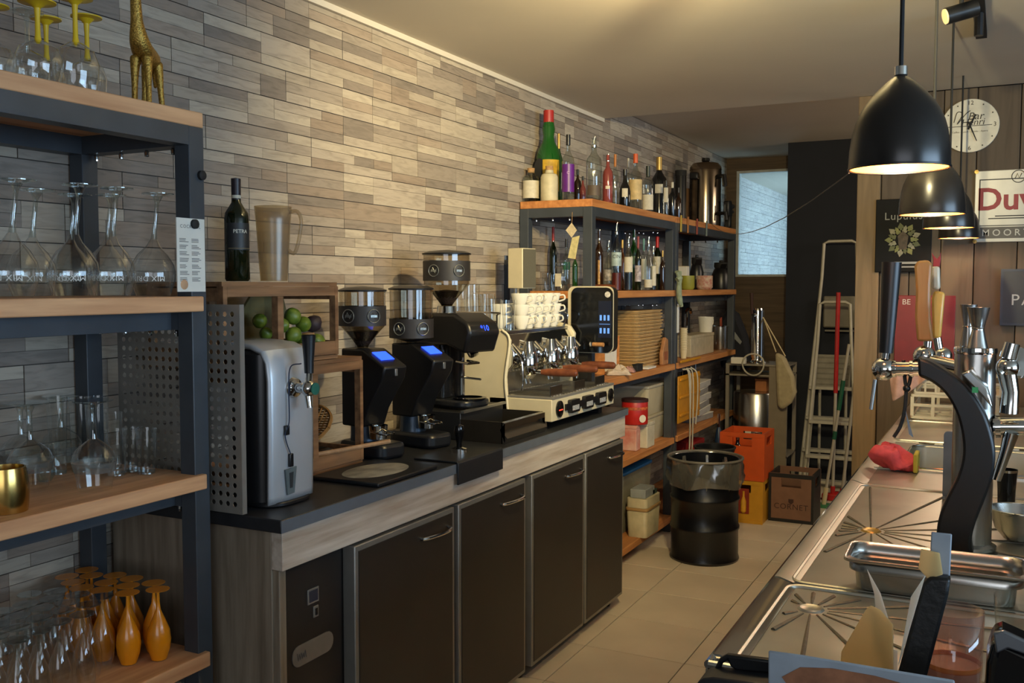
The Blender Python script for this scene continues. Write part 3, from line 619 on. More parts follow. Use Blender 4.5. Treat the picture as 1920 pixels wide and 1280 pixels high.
# limes in the upper crate
LIME = mat('lime_skin', (122, 138, 44), .42, 0, .25, 40, .3, c2=(78, 104, 30))
LI = []; LL = []
def lime(label, P, r, m=LIME, name='lime', cat='lime'):
    t = thing(name, label, cat, P, 0, 'fruit in the upper crate' if name == 'lime' else None)
    o = B().lathe([(.0001, -r * 1.12), (r * .2, -r * 1.08), (r * .62, -r * .8), (r * .94, -r * .3), (r, 0), (r * .94, r * .3), (r * .62, r * .8), (r * .2, r * 1.08), (.0001, r * 1.12)], 18).done('flesh', m, t); o.rotation_euler = (R.uniform(.6, 1.5), R.uniform(-.4, .4), R.uniform(0, 3)); return t
for u, v, X, r, lab in ((549, 600, -1.865, .0255, 'topmost lime in the upper crate'), (553, 622, -1.855, .025, 'darker green lime below the topmost one'), (573, 614, -1.868, .024, 'lime in the middle of the pile'), (530, 612, -1.868, .024, 'lime half hidden by the crate post'),
                        (582, 636, -1.836, .026, 'lime in front at the crate edge, left one'), (613, 634, -1.832, .027, 'lime in front at the right end of the crate'), (489, 606, -1.93, .022, 'lime behind the crate corner, upper one'), (497, 622, -1.93, .020, 'small lime behind the crate corner, lower one')):
    LI.append([AX(u, v, X), r]); LL.append(lab)
LI.append([AX(601, 614, -1.87), .026])
for _ in range(50):
    for i in range(len(LI)):
        for j in range(i):
            d = LI[i][0] - LI[j][0]; m = (LI[i][1] + LI[j][1]) * 1.09 - d.length
            if m > 0: d = d.normalized() * m / 2; LI[i][0] = LI[i][0] + d; LI[j][0] = LI[j][0] - d
    for q in LI[:6] + LI[8:]: q[0].z = max(q[0].z, 1.277 + .014 + q[1] * 1.1); q[0].x = min(q[0].x, -1.835 - q[1]); q[0].y = max(2.14 + q[1], min(q[0].y, 2.365 - q[1]))
for (P, r), lab in zip(LI, LL): lime(lab, P, r)
lime('dark purple passion fruit among the limes', LI[8][0], .026, mat('passion_skin', (60, 44, 44), .6, 0, .2, 30, .3), 'passion_fruit', 'fruit')
t = thing('glass_dish', 'textured glass dish leaning in the upper crate behind the limes', 'dish', (-2.0, 2.25, 1.395), 0); o = B().prism([(-.07, -.085), (.07, -.085), (.105, .02), (.06, .095), (-.06, .095), (-.105, .02)], -.004, .004, 'x').done('plate', glass('olive_glass', (176, 166, 120), .6, .1, .15, .35), t); t.rotation_euler = (0, math.radians(14), 0)
# wine bottle and pitcher on the upper crate
def bprof(r, h, kind='wine'):
    if kind == 'wine': return [(.0001, .0), (r * .9, .0), (r, .006), (r, h * .6), (r * .93, h * .66), (r * .6, h * .72), (r * .4, h * .76), (r * .36, h * .82), (r * .36, h * .985), (.0001, h * .985)]
    if kind == 'spirit': return [(.0001, 0), (r * .92, 0), (r, .006), (r, h * .58), (r * .9, h * .65), (r * .5, h * .71), (r * .34, h * .76), (r * .32, h * .97), (.0001, h * .97)]
    if kind == 'round': return [(.0001, 0), (r * .85, 0), (r, h * .12), (r, h * .42), (r * .85, h * .54), (r * .45, h * .66), (r * .33, h * .75), (r * .32, h * .97), (.0001, h * .97)]
    if kind == 'jar': return [(.0001, 0), (r * .95, 0), (r, .006), (r, h * .68), (r * .86, h * .76), (r * .5, h * .8), (r * .45, h * .88), (.0001, h * .88)]
    if kind == 'bulge': return [(.0001, 0), (r * .95, 0), (r, .01), (r * .96, h * .5), (r * .8, h * .58), (r * .5, h * .66), (r * .42, h * .72), (r * .5, h * .8), (r * .4, h * .88), (r * .36, h * .98), (.0001, h * .98)]
def bottle(label, x, y, z, r, h, m, kind='wine', lab=None, labz=(.15, .45), cap=None, capk='cap', liquid=None, arc=150, group=None, txt=None, name='bottle', face=None, dia=False):
    t = thing(name, label, 'bottle' if name == 'bottle' else 'jar', (x, y, z), 0, group)
    o = B().lathe(bprof(r, h, kind), 20).done('glass_body', m, t)
    fa = math.atan2(-y, -x) if face is None else face
    if liquid is not None:
        B().lathe([(.0001, .004), (r * .93, .004), (r * .94, h * liquid[0]), (.0001, h * liquid[0])], 18).done('liquid', liquid[1], t)
    if lab:
        n = 14; vs = []; fs = []; rl = r * 1.012 + .0004
        for zz in labz:
            for k in range(n + 1): a = fa + math.radians(arc) * (k / n - .5); vs.append((rl * math.cos(a), rl * math.sin(a), h * zz))
        fs = [(k, k + 1, n + 2 + k, n + 1 + k) for k in range(n)]
        l = B().add(vs, fs).done('label', lab, t, recalc=False)
        if txt: B().text(txt[0], txt[1], Matrix.Rotation(fa + math.pi / 2, 4, 'Z') @ Matrix.Translation((0, 0, h * (labz[0] + (labz[1] - labz[0]) * .68))) @ Matrix.Rotation(math.pi / 2, 4, 'X'), rl + .0006).done('lettering', txt[2], l, smooth=0, recalc=False)
    nr = {'wine': .36, 'spirit': .32, 'round': .32, 'jar': .45, 'bulge': .36}[kind] * r
    if cap:
        if capk == 'cap': B().lathe([(nr * 1.1, h * .84), (nr * 1.15, h * .85), (nr * 1.12, h), (.0001, h)], 16).done('cap', cap, t)
        elif capk == 'cork': B().lathe([(nr * .9, h * .86), (nr * 1.0, h), (.0001, h)], 14).done('cork', cap, t)
        elif capk == 'pourer': B().lathe([(nr, h * .82), (nr * 1.1, h * .86), (nr * .5, h * .875)], 12).tube(bez([(0, 0, h * .87), (0, 0, h * .93), (nr * .5, 0, h * 1.0)], 4), [.003] * 8 + [.002], 8).done('pourer', cap, t)
        elif capk == 'foil': B().lathe([(nr * 1.06, h * .76), (nr * 1.1, h * .99), (.0001, h)], 16).done('foil', cap, t)
    return t
WG = glass('bottle_green_dark', (26, 34, 16), .35, .06, .05, .55); GB = glass('bottle_green', (40, 110, 40), .5, .08, .05, .25); BR = glass('bottle_brown', (58, 34, 16), .4, .06, .05, .45)
DK = mat('bottle_black', (14, 15, 16), .1, 0, 0, spec=.7); CL = glass('bottle_clear', (232, 236, 232), .75, .07)
LW = mat('label_white', (206, 198, 176), .7, 0, .08, 60); LB = mat('label_black', (30, 30, 30), .6); CORK = mat('cork', (188, 146, 96), .8, 0, .2, 90)
GOLDF_ = mat('label_gold_line', (170, 150, 104), .5)
x, y, r, h = fitx(423, 468, 334, -1.87, 1.512)
wbz = bottle('dark red wine bottle with black label on the upper crate', x, y, 1.512, r, h, WG, 'wine', mat('petra_label', (34, 34, 34), .5), (.30, .56), mat('wine_capsule', (40, 32, 38), .4), 'foil', (.62, mat('red_wine', (16, 8, 12), .2)), 130, None, ('petr', .014, mat('label_ink_white', (205, 198, 180), .6, 0, 0)), face=-.52)
B().lathe([(r * .39, h * .80), (r * .4, h * .83)], 16).done('neck_band', LW, wbz)
rl = r * 1.012 + .001; fpts = [(-.52 + a_ * 1.02, z_) for a_, z_ in ((-1, .315), (1, .315), (1, .545), (-1, .545), (-1, .315))]; B().tube([(rl * math.cos(fpts[i][0] + (fpts[i + 1][0] - fpts[i][0]) * k / 10), rl * math.sin(fpts[i][0] + (fpts[i + 1][0] - fpts[i][0]) * k / 10), h * (fpts[i][1] + (fpts[i + 1][1] - fpts[i][1]) * k / 10)) for i in range(4) for k in range(11)], .0006, 4).done('label_frame', GOLDF_, wbz)
x, y, r, h = fitx(480, 548, 388, -1.93, 1.512)
t = thing('pitcher', 'cloudy plastic pitcher with handle beside the wine bottle on the crate', 'pitcher', (x, y, 1.512), math.radians(25)); PM = glass('pitcher_plastic', (232, 222, 200), .22, .05, .3, .09)
B().lathe([(.0001, .002), (r * .72, .002), (r * .8, h * .3), (r * .92, h * .8), (r, h)], 28).done('body', PM, t, solid=.002)
B().tube(bez([(r * .9, 0, h * .93), (r * 1.35, 0, h * .93), (r * 1.55, 0, h * .8), (r * 1.4, 0, h * .55), (r * 1.15, 0, h * .38), (r * .8, 0, h * .42)], 6), .0055, 8).done('handle', PM, t)
# flat black tray with worn round centre
t = thing('serving_mat', 'black square mat with a worn pale round centre on the counter', 'mat', (-1.74, 2.36, CT)); B().box(-.19, .19, -.16, .16, .0, .012).done('mat', mat('black_mat', (22, 24, 27), .45, 0, .1, 30), t, bevel=.004)
B().lathe([(.0001, .0132), (.12, .0132), (.13, .0122)], 40).done('worn_disc', mat('worn_disc', (176, 172, 158), .6, 0, .25, 14, c2=(112, 110, 104)), t)
t.location = (-1.677, 2.38, CT); t.scale = (.63, 1, 1)
# ---------------------------------------------------------------- grinders
SCREEN = mat('blue_screen', (40, 80, 255), .3, 0, 0, emit=2.2)
GM = mat('grinder_black', (26, 29, 34), .3, 0, .05)
SMOKE = glass('smoked_plastic', (120, 112, 100), .5, .08, .06, .12); SMOKC = glass('hopper_clear', (214, 206, 190), .6, .07)
def emblem(parent, r, z, ang, name='round_emblem'):
    E_ = mat('emblem_silver', (170, 176, 172), .3, .7, .3, 240)
    o = B().tube([(.022 * math.cos(a), .022 * math.sin(a), 0) for a in [2 * math.pi * k / 20 for k in range(21)]], .0016, 5).box(-.012, .012, -.004, .004, -.0005, .0012).tube([(-.013, -.006, 0), (-.004, .012, 0), (.006, -.008, 0), (.013, .008, 0)], .0013, 5).done(name, E_, parent)
    o.matrix_local = Matrix.Translation((r * math.cos(ang), r * math.sin(ang), z)) @ Matrix.Rotation(ang, 4, 'Z') @ Matrix.Rotation(math.pi / 2, 4, 'Y') @ Matrix.Rotation(math.pi / 2, 4, 'Z'); return o
def hopper(t, z, r, h, x=0, band=(.4, .75), lid=True):
    B().lathe([(r * .22, z), (r * .3, z + h * .08), (r * .8, z + h * min(.34, band[0] * .8)), (r * .98, z + h * min(.42, band[0])), (r, z + h)], 28, x).done('hopper', SMOKC, t)
    bd = B().lathe([(r * 1.02, z + h * band[0]), (r * 1.02, z + h * band[1])], 32, x).done('hopper_band', mat('band_dark', (40, 38, 38), .5), t)
    B().lathe([(r * 1.05, z + h), (r * 1.06, z + h * 1.03), (r * .8, z + h * 1.07), (.0001, z + h * 1.1)], 28, x, 0, True).done('hopper_lid', BLACK, t)
    B().lathe([(.0001, z + .004), (r * .22, z + .004), (r * .7, z + h * min(.30, band[0] * .78)), (.0001, z + h * min(.33, band[0] * .8))], 20, x).done('coffee_beans', mat('coffee_beans', (44, 30, 22), .5, 0, .4, 160, .8), t)
    for a in (-1.35, -.25): o = emblem(bd, r * 1.03, z + h * (band[0] + band[1]) / 2, a); o.location.x += x
def slim_grinder(label, P, rz, hz, hh, hr, band=(.4, .75)):
    t = thing('coffee_grinder', label, 'grinder', P, rz, 'slim coffee grinders')
    B().prism(rrect(-.10, .115, -.062, .062, .03), 0, .05, 'z').done('base', GM, t, bevel=.012)
    B().lathe([(.048, .045), (.046, .07), (.046, hz - .02)], 24, -.03).done('column', mat('grinder_column', (58, 70, 84), .3, .6, .05), t)
    B().prism([(-.085, hz), (.02, hz), (.125, hz - .055), (.115, hz - .095), (.04, hz - .20), (.015, hz - .26), (-.085, hz - .26)], -.052, .052, 'y').done('head', mat('grinder_head', (18, 19, 22), .35, 0, .05), t, bevel=.006)
    th = math.atan2(.055, .105); s = B().cbox(0, 0, 0, .05, .06, .002).done('screen', SCREEN, t, loc=(.065, 0, hz - .0215)); s.rotation_euler.y = th
    s2 = B().box(.117, .127, -.006, .006, hz - .085, hz - .062).done('button', ALU, t, bevel=.001)
    B().lathe([(.03, hz - .30), (.034, hz - .255)], 18, .035).tube([(.03, 0, hz - .30), (.03, 0, hz - .25)], .022, 14).done('spout', CHROME, t)
    B().tube(bez([(.03, -.03, hz - .275), (.09, -.025, hz - .28), (.105, 0, hz - .278), (.09, .025, hz - .28), (.03, .03, hz - .275)], 5), .003, 6).done('portafilter_fork', CHROME, t)
    hopper(t, hz, hr, hh, -.035, band); return t
slim_grinder('slim black coffee grinder with blue screen next to the wooden crates', (-1.885, 2.645, CT), math.radians(-12), .36, .19, .078)
slim_grinder('slim black coffee grinder with blue screen, middle one of the three', (-1.855, 2.90, CT), math.radians(-12), .365, .19, .078, (.1, .46))
t = thing('coffee_grinder', 'tall black coffee grinder on drawer base with the highest bean hopper', 'grinder', (-1.90, 3.20, 1.041), math.radians(-14))
B().prism(rrect(-.12, .15, -.085, .085, .05), 0, .028, 'z').done('base', GM, t, bevel=.008); B().lathe([(.06, .028), (.066, .034), (.05, .036)], 24, .10).done('drip_cup', BLACKG, t)
B().prism(rrect(-.11, .02, -.07, .07, .02), .025, .24, 'z').done('body', mat('grinder_body', (24, 25, 28), .2, .2, .05), t, bevel=.006)
B().prism([(-.12, .23), (.06, .235), (.155, .205), (.185, .285), (.17, .32), (.10, .355), (-.11, .355)], -.085, .085, 'y').done('head', mat('grinder_head', (18, 19, 22), .35, 0, .05), t, bevel=.012)
pf = Vector((.17 - .10, 0, .32 - .355)); sc_ = B().text('num', .032, Matrix()).done('screen_digits', SCREEN, t, smooth=0, recalc=False); sc_.matrix_local = Matrix.Translation((.181, 0, .300)) @ Matrix.Rotation(math.radians(66), 4, 'Y') @ Matrix.Rotation(math.pi / 2, 4, 'Z')
B().tube([(.10, 0, .235), (.125, 0, .195)], [.024, .02], 16).done('spout', CHROME, t); B().tube([(.06, 0, .04), (.06, 0, .24)], .009, 10).tube([(.06, -.03, .17), (.12, -.03, .165), (.12, .03, .165), (.06, .03, .17)], .005, 8).tube([(.06, -.01, .11), (.17, -.012, .108)], .004, 6).done('portafilter_rest', CHROME, t)
B().lathe([(.04, .355), (.036, .38)], 24, -.02).done('hopper_collar', CHROME, t); hopper(t, .378, .090, .20, -.02, (.5, .88))
# drawer base under the third grinder (knock box) and tamper station
t = thing('knock_drawer', 'long dark steel knock-box drawer under the tall grinder', 'drawer', (-1.80, 3.22, CT)); DS = mat('dark_steel', (62, 58, 52), .4, .7, .08)
B().box(-.24, .03, -.17, .17, 0, .103).done('cabinet', mat('drawer_black', (26, 27, 30), .4, 0, .08), t, bevel=.003)
b = B().box(.03, .205, -.17, -.165, .0, .078).box(.03, .205, .165, .17, 0, .078).box(.03, .2, -.165, .165, 0, .004).done('drawer', DS, t)
B().prism([(.2, 0), (.215, 0), (.225, .02), (.195, .05), (.215, .055), (.215, .075), (.2, .078)], -.17, .17, 'y').done('drawer_front', STEEL, t); B().box(.03, .045, -.17, .17, .10, .109).done('edge_strip', ALU, t)
B().box(.04, .195, -.16, .16, .0042, .03).done('coffee_grounds', mat('coffee_grounds', (34, 24, 18), .9, 0, .4, 90, 1), t)
t = thing('tamping_mat', 'black folded tamping mat hanging over the counter edge', 'mat', (-1.55, 2.80, CT))
B().prism([(-.16, 0), (-.16, .006), (.004, .006), (.010, 0), (.010, -.07), (.003, -.07), (.003, 0)], -.16, .15, 'y').done('mat', mat('rubber_mat', (30, 33, 38), .45, 0, .08), t, bevel=.002)
t = thing('tamper', 'coffee tamper with black ball handle standing on the tamping mat', 'tamper', (-1.63, 2.80, CT + .006)); B().lathe([(.0001, 0), (.028, 0), (.028, .014), (.012, .018)], 24).done('foot', CHROME, t); B().lathe([(.01, .016), (.009, .03), (.015, .055), (.019, .075), (.015, .09), (.0001, .096)], 18).done('handle', BLACKG, t)
# ---------------------------------------------------------------- espresso machine
ES = thing('espresso_machine', 'cream and chrome three-group espresso machine on the counter', 'coffee machine', (-1.86, 3.79, CT)); Y0, Y1 = -.35, .33
B().prism([(-.29, .03), (-.29, .40), (.02, .40), (.07, .385), (.095, .35), (.075, .20), (.082, .09), (.12, .03)], Y0, Y0 + .02, 'y').done('side_panel', CREAM, ES, bevel=.004)
B().prism([(-.29, .03), (-.29, .40), (.02, .40), (.07, .385), (.095, .35), (.075, .20), (.082, .09), (.12, .03)], Y1 - .02, Y1, 'y').done('side_panel', CREAM, ES, bevel=.004)
B().tube(bez([(.06, Y0 - .002, .393), (.094, Y0 - .002, .35), (.075, Y0 - .002, .20), (.084, Y0 - .002, .09), (.088, Y0 - .002, .035)], 6), .005, 8).done('edge_trim', mat('ivory_trim', (222, 214, 186), .4), ES)
B().box(-.28, .02, Y0 + .02, Y1 - .02, .04, .385).done('body', STEELR, ES); B().box(-.28, .06, Y0 + .02, Y1 - .02, .372, .384).done('cup_tray', STEEL, ES)
B().prism([(.02, .215), (.02, .372), (.06, .372), (.105, .30), (.10, .25), (.07, .215)], Y0 + .02, Y1 - .02, 'y').done('group_housing', CHROME, ES, bevel=.004)
fp = B().box(.0, .282, Y0, Y1, .03, .118).done('drip_box', CREAM, ES, bevel=.003)
B().box(.02, .284, Y0 + .004, Y1 - .004, .118, .126).done('drip_grid', mat('grid_steel', (186, 184, 178), .4, .7, .1, 30), ES)
gs = B()
for k in range(22): gs.box(.04, .27, Y0 + .03 + k * .029, Y0 + .036 + k * .029, .126, .130)
gs.done('grid_bars', STEEL, ES)
for yy in (-.27, -.03, .2): B().box(.262, .266, yy - .055, yy + .055, .126, .168).done('splash_tab', STEEL, ES)
for yy, rr in ((-.28, .034), (.285, .03)):
    B().lathe([(.0001, 0), (rr, 0), (rr, .006), (rr * .8, .009), (.0001, .009)], 24).done('pressure_gauge', BLACKG, fp, loc=(.282, yy, .075)).rotation_euler = (0, math.pi / 2, 0)
B().box(.2905, .2925, -.30, -.265, .070, .074).done('gauge_needle', mat('red_lamp', (255, 70, 50), .4, 0, 0, emit=1.5), fp)
for yy in (-.15, 0, .15):
    B().prism(rrect(yy - .045, yy + .045, .048, .102, .008), .282, .300, 'x').box(.282, .29, yy - .075, yy + .075, .062, .088).done('button_pad', BLACK, fp); B().box(.300, .3008, yy - .034, yy + .034, .058, .078).done('button_legend', mat('legend', (196, 200, 204), .5, 0, .4, 220), fp)
for q in ((-.25, Y0 + .05), (.22, Y0 + .05), (-.25, Y1 - .05), (.22, Y1 - .05)): B().lathe([(.018, 0), (.014, .032)], 12, q[0], q[1], True).done('foot', CHROME, ES)
B().box(.18, .26, .20, .24, .0, .03).done('rear_block', BLACK, ES)
for yy in (-.22, 0, .21):
    g = B().lathe([(.034, .235), (.04, .24), (.04, .27), (.032, .30), (.02, .34)], 22, .115, yy, True).tube([(.05, yy, .33), (.115, yy, .315)], .022, 14).done('group_head', CHROME, ES)
    p = B().lathe([(.018, .185), (.032, .20), (.035, .205), (.035, .235)], 22, .115, yy, True).tube([(.14, yy, .218), (.175, yy + .004, .215)], .008, 10).tube([(.11, yy - .012, .19), (.118, yy - .016, .165)], .006, 8).tube([(.11, yy + .012, .19), (.118, yy + .016, .165)], .006, 8).done('portafilter', CHROME, ES)
    B().tube([(.172, yy + .004, .215), (.20, yy + .010, .214), (.26, yy + .022, .214), (.315, yy + .032, .213), (.322, yy + .033, .213)], [.011, .016, .0175, .0155, .009], 14).done('portafilter_handle', WALNUT, p)
for yy, s in ((Y0 + .05, 1), (Y1 - .06, -1)):
    B().tube(bez([(.07, yy, .30), (.12, yy, .27), (.13, yy, .20), (.125, yy, .145)], 6), .005, 8).done('steam_wand', CHROME, ES)
for yy in (-.32, -.11, .10, .29):
    B().tube([(.09, yy, .33), (.13, yy, .29)], .0105, 12).done('lever', CHROME, ES)
B().tube(bez([(.03, Y0 + .011, .40), (.03, Y0 + .011, .45), (.03, Y0 + .011, .46), (-.2, Y0 + .011, .46), (-.22, Y0 + .011, .455), (-.22, Y0 + .011, .40)], 5), .0035, 8).tube([(.03, Y0 + .011, .425), (-.22, Y0 + .011, .425)], .003, 6).tube(bez([(.05, Y1 - .04, .385), (.05, Y1 - .04, .45), (-.2, Y1 - .04, .455), (-.21, Y1 - .04, .385)], 5), .0035, 8).done('cup_rail', CHROME, ES)
# cups piled on the machine
cup = thing('coffee_cup', '', 'cup', (0, 0, 0)); B().lathe([(.0001, .002), (.018, 0), (.02, .003), (.03, .02), (.0375, .05), (.0385, .058), (.0365, .058), (.028, .02), (.0001, .006)], 20).done('body', WHITEC, cup)
B().tube(bez([(.035, 0, .048), (.055, 0, .048), (.058, 0, .03), (.032, 0, .02)], 4), .0038, 6).done('handle', WHITEC, cup)
first = True; nm = ['bottom', 'second', 'top']; cm = ['nearest the glasses', 'second from the glasses', 'in the middle', 'second from the far end', 'at the far end']
for lay in range(3):
    for k in range(5):
        for d in range(2 if lay < 2 else 1):
            loc = (-1.838 - d * .102 + R.uniform(-.004, .004), 3.68 + k * .084 + R.uniform(-.003, .003), CT + .385 + lay * .047); rz = R.uniform(-.5, .3)
            lab = 'white cup %s, %s layer, %s row of the espresso machine pile' % (cm[k], nm[lay], 'wall' if d else 'front')
            if first: cup.location = loc; cup.rotation_euler.z = rz; cup['label'] = lab; cup['group'] = 'cups piled on the espresso machine'; first = False
            else: copytree(cup, loc, rz, lab)
for k, (x, y, hh, r, lab) in enumerate(((-1.87, 3.502, .13, .03, 'tall clear latte glass on the near corner of the espresso machine'), (-1.84, 3.575, .125, .029, 'clear latte glass right before the white cups'), (-1.95, 3.502, .15, .032, 'clear latte glass in the second row on the espresso machine'), (-1.94, 3.572, .15, .032, 'clear latte glass behind the front pair on the machine'), (-2.035, 3.505, .19, .034, 'tallest clear glass at the wall on the espresso machine'), (-2.02, 3.578, .19, .034, 'tall clear glass at the wall next to the cups'))):
    tumbler(lab, x, y, CT + .385, r, hh, 'glasses on the espresso machine', 1)
# hot drinks machine with dark glass front, speaker on stem
t = thing('drinks_machine', 'hot drinks machine with glossy black front and blue touch panel', 'drinks machine', (-1.71, 4.165, CT)); 
B().prism(rrect(-.11, .11, .26, .565, .03), -.0, .06, 'y').box(-.10, -.02, .01, .06, 0, .262).done('body', mat('machine_dark', (36, 34, 30), .4), t); B().prism(rrect(-.113, .113, .257, .568, .03), -.012, .0, 'y').done('trim', CREAM, t); B().prism(rrect(-.092, .113, .26, .562, .03), -.02, -.012, 'y').done('front_glass', BLACKG, t)
pl = B().box(.045, .108, -.0215, -.020, .33, .50).done('touch_panel', mat('panel_navy', (20, 26, 46), .2, 0, 0), t); b = B()
for i in range(3):
    for j in range(2): b.box(.052 + i * .019, .062 + i * .019, -.0222, -.0215, .35 + j * .06, .375 + j * .06)
b.box(.05, .103, -.0222, -.0215, .392, .394).done('panel_icons', mat('icon_blue', (90, 140, 220), .3, 0, 0, emit=.7), pl)
B().lathe([(.0001, 0), (.014, 0), (.014, .001), (.0001, .001)], 18).done('badge', mat('badge_white', (220, 216, 206), .4, 0, .3, 150), t, loc=(.09, -.0205, .53)).rotation_euler = (math.pi / 2, 0, 0)
B().tube([(.02, -.02, .30), (.02, -.05, .30)], .010, 10).done('tap_stub', CHROME, t); B().tube([(.03, -.05, .30), (.085, -.055, .30)], .010, 12).done('tap_lever', wood('lever_wood', (186, 136, 84), (150, 100, 58), .4), t)
x, y, r, h = fity(955, 1010, 466, 3.98, 1.3)
t = thing('speaker_box', 'cream box-shaped speaker on a thin stem above the cups', 'speaker', (x, y, CT + .385), math.radians(-12)); zt = topz(982, 466, x, y) - CT - .385; zb = topz(982, 541, x, y) - CT - .385
B().box(-.055, .03, -.05, .05, zb, zt).done('cabinet', CREAM, t, bevel=.003); B().box(.03, .034, -.045, .045, zb + .004, zt - .004).done('grille', mat('grille_grey', (92, 88, 74), .7, 0, .1, 300), t); B().tube([(-.05, 0, 0), (-.05, 0, zb + .004)], .007, 10).lathe([(.03, 0), (.026, .006), (.0001, .008)], 20, -.05).done('stem', ALU, t)
x, y, r, h = fity(930, 956, 478, 4.185, CT + .385)
t = thing('coffee_canister', 'black canister against the wall left of the cream speaker', 'canister', (x, y, CT)); B().lathe([(.0001, 0), (r, 0), (r * 1.02, .006), (r * 1.02, h + .36), (r * .96, h + .37)], 24).done('body', BLACKM, t); B().lathe([(r * 1.04, h + .36), (r * 1.04, h + .38), (.0001, h + .385)], 24).done('lid', BLACK, t)
# ================================================================ BOTTLES AND GOODS ON THE BACK SHELVING
BT = 'bottles on the top board'; BM = 'bottles on the second board'
SIL = mat('pourer_silver', (200, 200, 196), .2, 1, 0); RED = mat('red_plastic', (170, 40, 34), .45); GOLDF = mat('gold_foil', (196, 160, 88), .35, .6, .1)
PURP = mat('purple_label', (96, 30, 130), .4, 0, .15); PINK = glass('pink_spirit', (176, 90, 84), .4, .06, .05, .4); AMB = glass('amber_spirit', (150, 84, 26), .4, .06, .05, .35)
def bt(label, u0, u1, vt, Y=None, X=None, z=1.92, grp=BT, **k):
    x, y, r, h = fity(u0, u1, vt, Y, z) if Y else fitx(u0, u1, vt, X, z)
    m = k.pop('m', CL); return bottle(label, x, y, z, r, h, m, group=grp, **k)
bt('squat corked jar with cream label at the wall end of the top board', 980, 1011, 316, Y=4.375, kind='jar', lab=LW, labz=(.1, .62), cap=CORK, capk='cork', name='stoneware_jar', arc=170)
bt('wide cream stoneware jar with cork stopper on the top board', 1013, 1046, 312, Y=4.372, kind='jar', m=mat('stoneware', (200, 190, 156), .5, 0, .1, 30), cap=CORK, capk='cork', name='stoneware_jar')
bt('slender olive bottle with long dark cap behind the corked jars', 997, 1011, 216, Y=4.60, m=GB, kind='wine', cap=BLACKM, capk='foil')
bt('large green bottle with red cap, tallest on the top board', 1004, 1052, 208, Y=4.50, m=glass('vat_green', (28, 120, 36), .5, .08, .05, .4), kind='bulge', lab=mat('label_yellow', (206, 164, 40), .6, 0, .2, 40), labz=(.12, .46), cap=RED, arc=80, face=-.9)
gb_ = [o for o in bpy.data.objects if o.get('label', '').startswith('large green bottle with red')][0]; B().prism([(.03 * math.cos(k * .39), .055 * math.sin(k * .39)) for k in range(16)], -.064, -.062, 'y').done('black_tag', LB, gb_, loc=(-.022, 0, .17))
bt('gold-topped bottle peeking behind the large green one', 1040, 1054, 250, Y=4.68, m=GB, cap=GOLDF, capk='foil')
bt('clear bottle with tall purple label on the top board', 1053, 1076, 253, Y=4.40, kind='spirit', lab=PURP, labz=(.13, .55), cap=BLACK, arc=200, txt=('c', .02, mat('lilac_ink', (190, 150, 200), .6, 0, 0)))
bt('small brown bottle behind the purple-labelled one', 1076, 1089, 318, Y=4.60, m=BR, kind='spirit', cap=BLACK)
bt('short dark red bottle before the large clear one', 1086, 1098, 331, Y=4.52, m=PINK, kind='round', cap=BLACK)
bt('large clear bottle with steel pourer at the shelf corner', 1098, 1127, 256, Y=4.40, kind='spirit', lab=mat('label_brown', (78, 64, 52), .6), labz=(.06, .22), cap=SIL, capk='pourer', arc=110)
bt('rose pink bottle with pourer right of the corner bottle', 1129, 1148, 288, X=-1.84, m=PINK, kind='spirit', cap=SIL, capk='pourer', lab=LW, labz=(.3, .36), arc=50)
bt('clear bottle with cream-topped orange stopper on the top board', 1145, 1159, 289, X=-1.90, kind='spirit', cap=mat('amber_cap', (180, 110, 40), .4), capk='foil')
bt('black bottle with white diamond label on the top board', 1160, 1181, 318, X=-1.84, m=DK, kind='round', lab=LW, labz=(.28, .5), cap=BLACK, arc=60)
bt('clear bottle with bright orange cap and cream label', 1178, 1202, 289, X=-1.87, kind='spirit', lab=mat('label_cream_orange', (214, 186, 130), .6, 0, .2, 30), labz=(.2, .55), cap=mat('orange_cap', (210, 88, 34), .45), arc=170)
bt('slim clear bottle with pale cap between diamond and orange-cap bottles', 1172, 1181, 297, X=-2.0, kind='wine', cap=LW)
bt('green-necked bottle with square white label on the top board', 1203, 1224, 311, X=-1.84, m=CL, kind='wine', lab=LW, labz=(.06, .38), cap=mat('bottle_green_cap', (34, 44, 36), .4), capk='foil', arc=130)
bt('dark wine bottle with gold capsule on the top board', 1220, 1248, 294, X=-1.99, m=DK, kind='wine', cap=GOLDF, capk='foil', lab=LW, labz=(.42, .56), arc=60)
bt('clear square-shouldered bottle right of the gold-capsule wine', 1241, 1253, 339, X=-1.85, kind='spirit', lab=LW, labz=(.4, .8), cap=BLACK, arc=80)
bt('dark liqueur bottle third from the steel urn', 1252, 1266, 342, X=-1.85, m=DK, kind='spirit', cap=LW)
bt('small dark bottle second from the steel urn', 1265, 1276, 352, X=-1.88, m=BR, kind='spirit', cap=BLACK)
# urn, black canister, boards
x, y, r, h = fitx(1291, 1350, 302, -1.95, 1.92)
t = thing('steel_urn', 'tall stainless steel coffee urn on the top board of the far unit', 'urn', (x, y, 1.92)); B().lathe([(.0001, 0), (r * .96, 0), (r * .98, .01), (r, .04), (r, h * .82), (r * .98, h * .86)], 32).done('body', mat('urn_steel', (150, 136, 118), .18, 1, .05), t)
B().lathe([(r * 1.01, h * .86), (r * .98, h * .91), (r * .8, h * .96), (r * .2, h * .985), (.0001, h * .985)], 32).done('lid', mat('urn_steel', (150, 136, 118), .18, 1, .05), t); B().lathe([(.02, h * .98), (.03, h * 1.0), (.028, h * 1.04), (.0001, h * 1.045)], 16).done('lid_knob', BLACK, t)
fa = math.atan2(-y, -x); d = Vector((math.cos(fa - .75), math.sin(fa - .75), 0)); e = Vector((math.cos(fa + .9), math.sin(fa + .9), 0))
